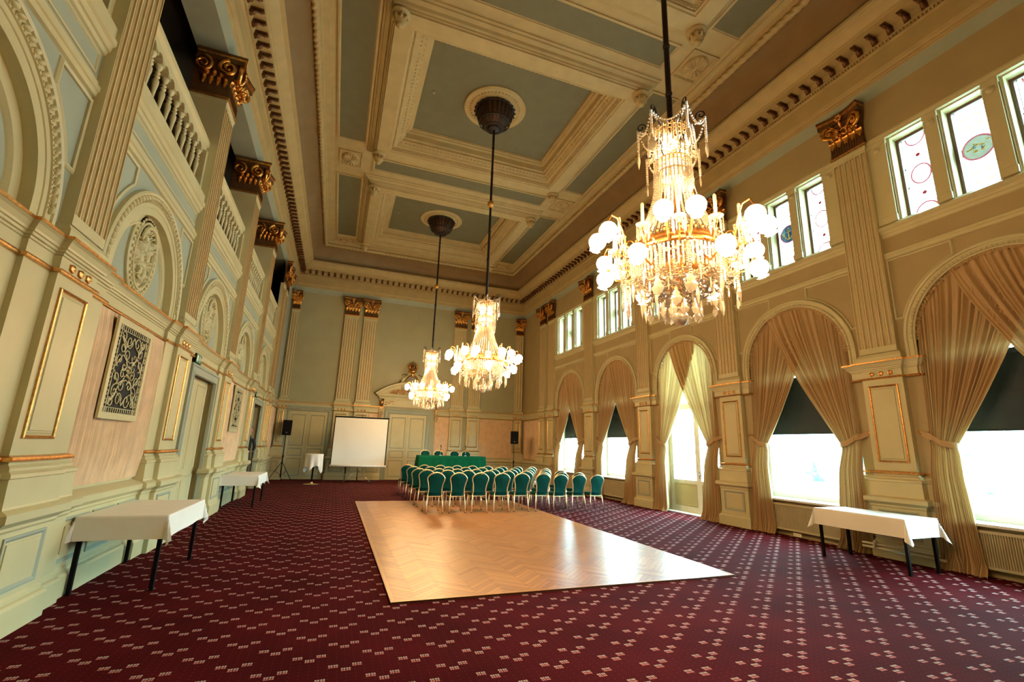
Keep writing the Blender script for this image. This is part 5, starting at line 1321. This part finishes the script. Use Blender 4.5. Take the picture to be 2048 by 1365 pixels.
# ================================================================ SPEAKERS, SCREEN, PERSON
def speaker(x, y, z0, z1, w_, rot, side):
    t = thing('speaker_stand', (x, y, 0), 'black tripod stand carrying the %s loudspeaker' % side, 'stand', 'tripod loudspeaker stands')
    m = MBm(IRON); m.tube([(0, 0, .12), (0, 0, 1.0)], .022, 8); m.tube([(0, 0, 1.0), (0, 0, z0+.02)], .017, 8); m.obj('pole', t)
    m = MBm(BLACK); m.tube([(0, 0, .95), (0, 0, 1.05)], .032, 8); m.tube([(.03, 0, 1.0), (.07, 0, 1.0)], .012, 6); m.obj('collar', t)
    for i in range(3):
        a = 2*pi*i/3+.5+rot; m = MBm(IRON); m.tube([(.02*cos(a), .02*sin(a), .75), (.50*cos(a), .50*sin(a), .02)], .012, 6); lg = m.obj('leg', t)
        m = MBm(BLACK); m.tube([(.49*cos(a), .49*sin(a), .04), (.52*cos(a), .52*sin(a), 0.)], .016, 6); m.obj('rubber_foot', lg)
        m = MBm(IRON); m.tube([(.02*cos(a), .02*sin(a), .22), (.27*cos(a), .27*sin(a), .375)], .009, 5); m.obj('brace', t)
    t = thing('loudspeaker', (x, y, z0+.02), 'black loudspeaker cabinet on the %s tripod stand' % side, 'speaker', 'black loudspeakers on tripods', rotz=rot)
    h_ = z1-z0; m = MBm(BLACK)
    m.poly_ext([(-w_/2, -.17), (w_/2, -.17), (w_/2*.72, .17), (-w_/2*.72, .17)], 0, h_); m.obj('cabinet', t)
    m = MBm(IRON); m.box(-w_/2+.02, w_/2-.02, -.182, -.170, .03, h_-.03); m.obj('grille', t)
    m = MBm(WSIGN); m.box(-.015, .015, -.186, -.182, .10, .125); m.obj('badge', t)
speaker(-2.04, 22.95, 1.88, 2.53, .37, .18, 'left'); speaker(8.14, 21.5, 1.82, 2.42, .38, -.25, 'right')
t = thing('projection_screen', (1.04, 21.47, 0), 'white tripod projection screen standing before the far wall', 'screen')
m = MBm(SCREEN); rows = []
for i in range(21):
    z = .74+(2.72-.74)*i/20; rows.append([(-1.10+2.20*j/30, .015*sin(j*.35+i*.15)*math.exp(-((j-9)/7)**2)*sin(pi*i/20), z) for j in range(31)])
m.grid(rows, True); m.obj('screen_cloth', t)
m = MBm(BLACK)
for a, b, q, r_ in ((-1.12, -1.09, .72, 2.74), (1.09, 1.125, .72, 2.74), (-1.12, 1.125, 2.71, 2.75)): m.box(a, b, -.004, .004, q, r_)
m.obj('black_border', t)
m = MBm(WHITE); m.tube([(-1.16, 0, .70), (1.18, 0, .70)], .042, 10); hs = m.obj('roller_case', t); m = MBm(IRON); m.tube([(-1.18, 0, .70), (-1.16, 0, .70)], .045, 10); m.tube([(1.18, 0, .70), (1.20, 0, .70)], .045, 10); m.obj('end_cap', hs)
m = MBm(BLACK); m.tube([(-1.14, 0, 2.76), (1.16, 0, 2.76)], .012, 6); m.obj('top_rail', t)
m = MBm(STEEL); m.tube([(0, .06, .12), (0, .06, 2.84)], .016, 8); m.tube([(0, .06, 2.84), (0, 0, 2.84), (0, 0, 2.77)], .010, 6); m.obj('mast', t)
for i, a in enumerate((-2.55, -.6, 1.5)):
    m = MBm(STEEL); m.tube([(0, .06, .56), (.72*cos(a), .06+.60*sin(a), .012)], .011, 6); lg = m.obj('leg', t); m = MBm(BLACK); m.blob((.72*cos(a), .06+.60*sin(a), .014), .014, 6, 4); m.obj('rubber_foot', lg)
    m = MBm(STEEL); m.tube([(0, .06, .20), (.36*cos(a), .06+.30*sin(a), .30)], .007, 5); m.obj('brace', t)

def skin_body(name, verts, edges, radii, mt, parent, sub=2):
    me = bpy.data.meshes.new(name); me.from_pydata(verts, edges, []); o = bpy.data.objects.new(name, me); COL.objects.link(o)
    sk = o.modifiers.new('skin', 'SKIN'); sk.use_smooth_shade = True
    for i, r_ in enumerate(radii): v = me.skin_vertices[0].data[i]; v.radius = r_ if isinstance(r_, tuple) else (r_, r_)
    me.skin_vertices[0].data[0].use_root = True
    ss = o.modifiers.new('sub', 'SUBSURF'); ss.levels = sub; ss.render_levels = sub
    me.materials.append(mt); o.parent = parent; return o
t = thing('person', (-2.83, 18.53, .17), 'person in dark clothes leaning to look round the far left doorway', 'person', rotz=0)
V = [(0, 0, 1.0), (0, 0, 1.12), (.01, -.01, 1.30), (.03, -.03, 1.48), (.05, -.05, 1.60), (.06, -.06, 1.66),
     (-.09, 0, .93), (-.10, .03, .52), (-.10, .0, .10), (.09, 0, .93), (.11, .0, .52), (.12, .02, .10),
     (-.15, -.03, 1.47), (-.22, -.02, 1.22), (-.16, -.14, 1.02), (.21, -.05, 1.47), (.27, -.05, 1.22), (.24, -.20, 1.10), (.14, -.17, .06), (-.10, -.17, .06), (-.12, -.20, .98), (.22, -.27, 1.10)]
E_ = [(0, 1), (1, 2), (2, 3), (3, 4), (4, 5), (0, 6), (6, 7), (7, 8), (0, 9), (9, 10), (10, 11), (3, 12), (12, 13), (13, 14), (3, 15), (15, 16), (16, 17), (11, 18), (8, 19), (14, 20), (17, 21)]
Rr = [(.15, .11), (.14, .10), (.16, .11), (.13, .09), .055, .05, .09, .065, .045, .09, .065, .045, .065, .05, .035, .065, .05, .035, .035, .035, .03, .03]
skin_body('body', V, E_, Rr, SUIT, t, 2)
m = MBm(SKIN); hc = Vector((.075, -.075, 1.83))
rows = []
for i in range(11):
    th = pi*i/10; rr = .083*sin(th)*(1-.18*(i > 6)*(i-6)/4) + .001
    rows.append([(hc.x+rr*cos(a)*.92, hc.y+rr*sin(a)*1.1-(.012 if (i in (5, 6) and abs(a-1.5*pi) < .3) else 0), hc.z+.12*cos(th)) for a in [2*pi*j/16 for j in range(16)]])
m.grid(rows, True, True); m.tube([(hc.x-.01, hc.y+.01, hc.z-.07), (hc.x-.025, hc.y+.02, hc.z-.17)], [.05, .055], 8)
m.tube([(hc.x, hc.y-.085, hc.z+.02), (hc.x, hc.y-.112, hc.z-.015), (hc.x, hc.y-.09, hc.z-.03)], [.010, .016, .010], 6)
for s in (-1, 1): m.blob((hc.x+s*.08, hc.y, hc.z-.005), (.012, .022, .032), 6, 5)
hd = m.obj('head', t)
m = MBm(DARK)
for s in (-1, 1): m.blob((hc.x+s*.032, hc.y-.082, hc.z+.015), (.012, .008, .007), 6, 4)
m.obj('eye', hd); m = MBm(mat('lips', (.35, .08, .06), .5)); m.blob((hc.x, hc.y-.078, hc.z-.058), (.024, .010, .008), 6, 4); m.obj('mouth', hd)
m = MBm(HAIR); rows = []
for i in range(6):
    th = pi*.52*i/5; rows.append([(hc.x+.089*sin(th)*cos(a), hc.y+.012+.095*sin(th)*sin(a), hc.z+.012+.125*cos(th)) for a in [2*pi*j/16 for j in range(16)]])
m.grid(rows, True, True); m.obj('hair', t)
def hand(par, p, d):
    m = MBm(SKIN); p = Vector(p); d = Vector(d).normalized(); sd = d.cross(Vector((0, 0, 1))).normalized()
    m.blob(tuple(p+d*.045), (.032, .045, .022), 8, 6)
    for i, L in enumerate((.070, .080, .075, .058)):
        b = p+d*.075+sd*(i-1.5)*.017; m.tube([tuple(b), tuple(b+d*L*.5+Vector((0, 0, -.004))), tuple(b+d*L+Vector((0, 0, -.022)))], [.0085, .0078, .006], 6)
    b = p+d*.03+sd*(-.03); m.tube([tuple(b), tuple(b+d*.03-sd*.025), tuple(b+d*.06-sd*.03)], [.010, .009, .007], 6); m.obj('hand', par)
hand(t, (-.12, -.20, .98), (0, -1, -.4)); hand(t, (.22, -.27, 1.10), (0, -1, 0))
for s in (-1, 1):
    m = MBm(BLACK); m.blob((s*.12, -.07, .045), (.048, .14, .045), 8, 6); m.obj('shoe', t)

# ================================================================ CHANDELIERS
def chandelier(cy, label):
    t = thing('chandelier', (XM, cy, 0), label, 'chandelier', 'three crystal chandeliers down the middle of the hall')
    cr = MBm(CRYSTAL)                       # bead chains, joined
    def bead(p, r=.013): cr.octa(p, r*1.25, r*1.3)
    def chain(p0, p1, sag, n, r=.013):
        for i in range(n+1):
            u = i/n; bead((p0[0]+(p1[0]-p0[0])*u, p0[1]+(p1[1]-p0[1])*u, p0[2]+(p1[2]-p0[2])*u-sag*4*u*(1-u)), r)
    pol = lambda r, a, z: (r*cos(a), r*sin(a), z)
    # canopy: a bronze basket of ribs
    m = MBm(BRONZE)
    NR = 22
    for i in range(NR):
        a = 2*pi*i/NR; prof = [(.10, 10.62), (.24, 10.66), (.38, 10.76), (.48, 10.90), (.535, 11.06), (.55, 11.18)]; da = .085
        rows = [[pol(r, a-da*(.5 if k < 1 else 1)*.9, z), pol(r-.012, a, z-.012), pol(r, a+da*.9*(.5 if k < 1 else 1), z)] for k, (r, z) in enumerate(prof)]
        m.grid(rows, True); m.blob(pol(.585, a, 11.19), (.032, .032, .032), 6, 4)
    for r, z, q in ((.555, 11.19, .022), (.44, 10.83, .02), (.26, 10.66, .016)): m.tube([pol(r, 2*pi*k/40, z) for k in range(40)], q, 6, closed=True)
    m.lathe([(.001, 10.575), (.06, 10.585), (.12, 10.62), (.15, 10.64), (.001, 10.66)], seg=16)
    m.mat(BROWN).lathe([(.20, 10.66), (.34, 10.76), (.45, 10.95), (.50, 11.20)], seg=32)
    m.mat(BRONZE).lathe([(.56, 11.2), (.30, 11.295), (.001, 11.298)], seg=24)
    m.obj('canopy', t)
    m = MBm(BRONZE); m.lathe([(.034, 10.6), (.034, 5.42)], seg=10)
    for z in (10.0, 9.2, 7.4, 6.6, 5.9): m.lathe([(.034, z-.03), (.043, z-.02), (.043, z+.02), (.034, z+.03)], seg=10)
    m.obj('suspension_rod', t)
    m = MBm(GOLD); m.blob((0, 0, 8.24), .095, 14, 10); m.lathe([(.034, 8.12), (.05, 8.13), (.05, 8.17), (.034, 8.18)], seg=10); m.obj('rod_ball', t)
    # central stem and bottom
    m = MBm(GILT); m.lathe([(.03, 5.42), (.05, 5.36), (.03, 5.3), (.028, 4.4), (.05, 4.3), (.03, 4.2), (.03, 3.95), (.10, 3.86), (.14, 3.80), (.06, 3.70), (.04, 3.5), (.09, 3.44), (.05, 3.36), (.03, 3.2), (.03, 3.12)], seg=12); m.obj('stem', t)
    def crown(z, r, rh, nh, hk):
        g = MBm(GILT); g.tube([pol(r, 2*pi*k/32, z) for k in range(32)], .013, 6, closed=True); g.tube([pol(r*.97, 2*pi*k/32, z-.05) for k in range(32)], .009, 5, closed=True)
        for i in range(6): a = 2*pi*i/6; g.tube([pol(.03, a, z-.02), pol(r, a, z)], .008, 5)
        for i in range(nh):
            a = 2*pi*i/nh+.3; pts = [pol(r, a, z)] + [pol(rh-.05+x_, a, z+hk+z_) for x_, z_ in spiral(0, 0, .055, .015, 1.15, pi, 14, -1)]
            pts.insert(1, pol((r+rh-.11)/2+.03, a, z+hk*.45)); g.mat(BRONZE).tube(pts, .009, 5)
        g.obj('crown_ring', t)
        return [2*pi*i/nh+.3 for i in range(nh)]
    A1 = crown(5.36, .20, .39, 6, .16)
    for a in A1:
        b = a+2*pi/6; chain(pol(.38, a, 5.48), pol(.38, b, 5.48), .17, 16); chain(pol(.38, a, 5.48), pol(.05, a, 5.46), .06, 12, .014)
        chain(pol(.38, a, 5.46), pol(.38, a, 5.16), 0, 11, .015); chain(pol(.20, a, 5.36), pol(.20, b, 5.36), .12, 12)
        for q in range(5):
            aa = a+2*pi/6*q/5; chain(pol(.25, aa, 5.34), pol(.27, aa, 5.05+.05*(q % 2)), 0, 12, .014)
    A2 = crown(4.98, .17, .30, 6, .13)
    for a in A2:
        b = a+2*pi/6; chain(pol(.29, a, 5.07), pol(.29, b, 5.07), .12, 13); chain(pol(.29, a, 5.06), pol(.29, a, 4.74), 0, 12, .015)
        for q in range(5): aa = a+2*pi/6*q/5; chain(pol(.20, aa, 4.96), pol(.215, aa, 4.68), 0, 14, .014)
    # bead tent
    for i in range(40):
        a = 2*pi*i/40
        for q in range(38):
            u = q/37; r = .20+.27*u**1.9; bead(pol(r, a+(.0), 4.80-.86*u), .0115+.004*u)
    g = MBm(GILT); g.tube([pol(.20, 2*pi*k/32, 4.80) for k in range(32)], .011, 5, closed=True); g.obj('tent_ring', t); g = MBm(GILT)
    # main ring with pierced band
    g.lathe([(.47, 3.90), (.485, 3.89), (.475, 3.86), (.49, 3.83), (.50, 3.79), (.485, 3.77), (.47, 3.78), (.47, 3.90)], seg=40)
    for i in range(40): a = 2*pi*i/40; g.blob(pol(.485, a, 3.92), (.018, .018, .026), 5, 4)
    for i in range(6): a = 2*pi*i/6; g.tube([pol(.47, a, 3.84), pol(.30, a, 3.80), pol(.10, a, 3.84)], .012, 5); g.tube([pol(.49, a, 3.80), pol(.45, a, 3.62), pol(.30, a, 3.50), pol(.09, a, 3.46)], .012, 5)
    g.tube([pol(.30, 2*pi*k/32, 3.49) for k in range(32)], .012, 5, closed=True)
    g.obj('main_ring', t)
    pr = MBm(CRYSTAL)                      # flat-sided prisms
    def prism(p, L, r=.010):
        x, y, z = p; k = [(x+r*cos(a), y+r*sin(a)) for a in (0, pi/2, pi, 3*pi/2)]
        i = pr.pts([(k_[0], k_[1], z) for k_ in k] + [(k_[0], k_[1], z-L) for k_ in k] + [(x, y, z-L-.022)])
        for q in range(4): pr.face([i[q], i[(q+1) % 4], i[4+(q+1) % 4], i[4+q]]); pr.face([i[4+q], i[4+(q+1) % 4], i[8]])
    for i in range(64): prism(pol(.475, 2*pi*i/64, 3.76), .24, .0135)
    for i in range(24): chain(pol(.47, 2*pi*i/24, 3.78), pol(.46, 2*pi*i/24, 3.46), 0, 12, .014)
    NA = 12
    LP = []                                # leaf pendants
    gl = []                                # globe positions
    for i in range(NA):
        a = 2*pi*i/NA+(.10 if i % 2 else -.10)+.12; zz = 3.92
        arm = MBm(GILT)
        arm.tube([pol(.48, a, 3.82), pol(.58, a, 3.74), pol(.68, a, 3.78), pol(.72, a, 3.95), pol(.78, a, 4.08), pol(.86, a, 4.10), pol(.90, a, 4.02), pol(.90, a, 3.99)], [.013, .012, .011, .010, .010, .010, .010, .014], 6)
        arm.tube([pol(.62+.05*cos(q), a, 3.80+.05*sin(q)) for q in [j*.55 for j in range(12)]], .006, 5)
        arm.obj('lamp_arm', t); gl.append(pol(.90, a, 3.91))
    for i in range(6):
        a = 2*pi*i/6+.38; arm = MBm(GILT)
        arm.tube([pol(.46, a, 3.62), pol(.56, a, 3.52), pol(.68, a, 3.56), pol(.76, a, 3.70), pol(.80, a, 3.67)], [.012, .011, .010, .010, .013], 6); arm.obj('lamp_arm', t)
        gl.append(pol(.80, a, 3.58))
    # lit globe: a frosted ball with a ruffled mouth
    for gi in (0, 1):
     G = MBm((GLOBE, GLOBE2)[gi]); rows = []
     for i in range(9):
         th = pi*(.06+.86*i/8); rr = .096*sin(th); rows.append([(rr*cos(2*pi*k/14), rr*sin(2*pi*k/14), .096*cos(th)) for k in range(14)])
     rows.append([((.052+.012*(k % 2))*cos(2*pi*k/14), (.052+.012*(k % 2))*sin(2*pi*k/14), -.110) for k in range(14)])
     G.grid(rows, True, True); GS = (GS if gi else []) + [G.mesh('globe')]
    GM_ = GS[0]
    cap = MBm(GILT); cap.lathe([(.012, .12), (.03, .10), (.034, .076), (.02, .075)], seg=10); CM_ = cap.mesh('globe_cap')
    for i, p in enumerate(gl):
        o = link(GM_, 'globe', t, loc=p); o.rotation_euler = (.25*sin(atan2(p[1], p[0]))*1.2, -.25*cos(atan2(p[1], p[0]))*1.2, 0); link(CM_, 'globe_cap', o)
    for i in range(4): link(GS[1], 'globe', t, loc=pol(.12, pi/2*i+.4, 5.16))
    for i in range(3): link(GS[1], 'globe', t, loc=pol(.075, 2*pi*i/3, 4.86))
    # candles on glass drip pans
    cb = MBm(CRYSTAL); cb.lathe([(.012, 0), (.05, .008), (.07, .022), (.072, .026), (.05, .016), (.014, .012)], seg=14); CB = cb.mesh('drip_pan')
    cn = MBm(CANDLE); cn.lathe([(.017, .04), (.017, .25), (.012, .262), (.004, .27), (.001, .27)], seg=8); CN = cn.mesh('candle')
    ch_ = MBm(GILT); ch_.lathe([(.012, -.05), (.02, -.03), (.012, 0), (.022, .02), (.024, .05), (.018, .055)], seg=8); CHM = ch_.mesh('candle_cup')
    for i in range(12):
        a = 2*pi*i/12+.12+pi/12; r = .69; z = 3.90
        arm = MBm(GILT); arm.tube([pol(.48, a, 3.80), pol(.56, a, 3.72), pol(.64, a, 3.72), pol(r, a, z-.05)], .009, 5); ao = arm.obj('candle_arm', t)
        link(CHM, 'candle_cup', ao, loc=pol(r, a, z)); link(CB, 'drip_pan', ao, loc=pol(r, a, z)); link(CN, 'candle', ao, loc=pol(r, a, z))
        for k in range(7): b = 2*pi*k/7; prism((r*cos(a)+.062*cos(b), r*sin(a)+.062*sin(b), z), .13, .008)
    for i in range(12):
        a = 2*pi*i/12; b = a+2*pi/12
        chain(pol(.66, a, 3.74), pol(.66, b, 3.74), .13, 15, .013); chain(pol(.66, a, 3.72), pol(.48, a, 3.50), .12, 14, .014); chain(pol(.62, a, 3.62), pol(.60, a, 3.36), 0, 10, .015)
        chain(pol(.48, a, 3.50), pol(.48, b, 3.50), .10, 11); chain(pol(.48, a, 3.50), pol(.28, b, 3.36), .07, 14, .014); chain(pol(.28, a, 3.40), pol(.12, a+.2, 3.22), .05, 11, .014)
        chain(pol(.30, a, 3.48), pol(.30, b, 3.48), .10, 9)
        prism(pol(.42, a+.1, 3.40), .10); prism(pol(.20, a, 3.30), .09); prism(pol(.55, a+.2, 3.48), .14, .009)
    rn = random.Random(2)
    for i in range(800):
        r = .12+.44*rn.random(); a = rn.uniform(0, 2*pi); z = 3.24+.45*r+rn.uniform(-.05, .22); bead(pol(r, a, z), rn.uniform(.011, .019))
    for i in range(170):
        a = rn.uniform(0, 2*pi); bead(pol(rn.uniform(.10, .24), a, rn.uniform(5.0, 5.32)), rn.uniform(.012, .02))
    cr.obj('bead_chains', t, kind='stuff', recalc=False); pr.obj('prisms', t, kind='stuff', recalc=False)
    # leaf-shaped pendants
    lf = MBm(CRYSTAL); out = [(0, .075), (.012, .06), (.010, .045), (.026, .02), (.022, .008), (.042, -.02), (.034, -.034), (.026, -.055), (.010, -.062), (0, -.075)]
    full = out + [(-x_, z_) for x_, z_ in out[-2:0:-1]]
    i0 = lf.pts([(x_, -.004, z_) for x_, z_ in full]); i1 = lf.pts([(x_, .004, z_) for x_, z_ in full]); ca_ = lf.pts([(0, -.013, -.01), (0, .013, -.01)]); n = len(full)
    for k in range(n): lf.face([i0[k], i0[(k+1) % n], ca_[0]]); lf.face([i1[(k+1) % n], i1[k], ca_[1]]); lf.face([i0[k], i0[(k+1) % n], i1[(k+1) % n], i1[k]])
    LF = lf.mesh('leaf_pendant')
    sp = MBm(CRYSTAL); sp.lathe([(.001, .07), (.010, .045), (.014, 0), (.006, -.05), (.001, -.07)], seg=6, smooth=False); SPM = sp.mesh('spear_pendant')
    def lp(r, a, z, k=LF, nm='leaf_pendant', s=1): o = link(k, nm, t, loc=pol(r, a, z), rotz=a+pi/2); o.scale = (s, s, s)
    for i, a in enumerate(A1): lp(.38, a, 5.06, LF if i % 2 else SPM, 'leaf_pendant' if i % 2 else 'spear_pendant', 1.5)
    for i, a in enumerate(A2): lp(.29, a, 4.66, LF if i % 2 == 0 else SPM, 'leaf_pendant' if i % 2 == 0 else 'spear_pendant')
    for i in range(12):
        a = 2*pi*i/12; lp(.60, a, 3.27, LF if i % 3 else SPM, 'leaf_pendant' if i % 3 else 'spear_pendant', 1.55); lp(.40, a+.26, 3.20, LF if i % 2 else SPM, 'leaf_pendant' if i % 2 else 'spear_pendant', 1.4); lp(.22, a, 3.14, LF, 'leaf_pendant', 1.2)
    b = MBm(CRYSTAL); rows = []
    for i in range(1, 12):
        th = pi*i/12; rows.append([(.085*sin(th)*cos(2*pi*(k+.5*(i % 2))/18), .085*sin(th)*sin(2*pi*(k+.5*(i % 2))/18), 3.07+.085*cos(th)) for k in range(18)])
    b.grid(rows, False, True); b.lathe([(.02, 3.15), (.05, 3.17), (.03, 3.20)], seg=12); b.obj('crystal_ball', t)
    return t
c1 = chandelier(CH[0], 'large lit crystal chandelier nearest the camera')
dup(c1, (XM, CH[1], 0), 'lit crystal chandelier in the middle, between the other two'); dup(c1, (XM, CH[2], 0), 'furthest lit crystal chandelier, smallest in view, before the pediment')

# ================================================================ OUTSIDE
GR = mat('pale_paving', (.50, .50, .46), .9, var=.08, scale=.8)
m = MBm(GR); m.quad((XRW+.5, -40, -.6), (90, -40, -.6), (90, 70, -.6), (XRW+.5, 70, -.6)); m.obj('ground', kind='structure', label='pale ground outside the windows')
HG = mat('glare_pale_greenery', (.42, .62, .58), .9, var=.4, scale=1.5)  # outdoor glare put into the foliage as a paler colour
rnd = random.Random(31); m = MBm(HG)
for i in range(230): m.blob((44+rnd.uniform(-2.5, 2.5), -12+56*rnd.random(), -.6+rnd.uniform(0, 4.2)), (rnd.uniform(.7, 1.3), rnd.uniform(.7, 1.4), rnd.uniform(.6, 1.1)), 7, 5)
o = m.obj('shrubbery', kind='stuff'); o['label'] = 'shrubbery coloured pale to suggest glare, far beyond the windows'; o['category'] = 'shrubbery'
# portals guide daylight sampling through the openings
def portal(y, z, sy, sz):
    l = bpy.data.lights.new('window_portal', 'AREA'); l.shape = 'RECTANGLE'; l.size = sy; l.size_y = sz; l.cycles.is_portal = True
    o = bpy.data.objects.new('window_portal', l); COL.objects.link(o); o.location = (XRW+.55, y, z)
    o.rotation_euler = (0, R(90), 0); l.size = sz; l.size_y = sy
for k, c in enumerate(BAYS):
    portal(c, 2.5, 2.5, 4.9 if k == 2 else 3.6)
    portal(c, 6.84, 2.5, 1.8)
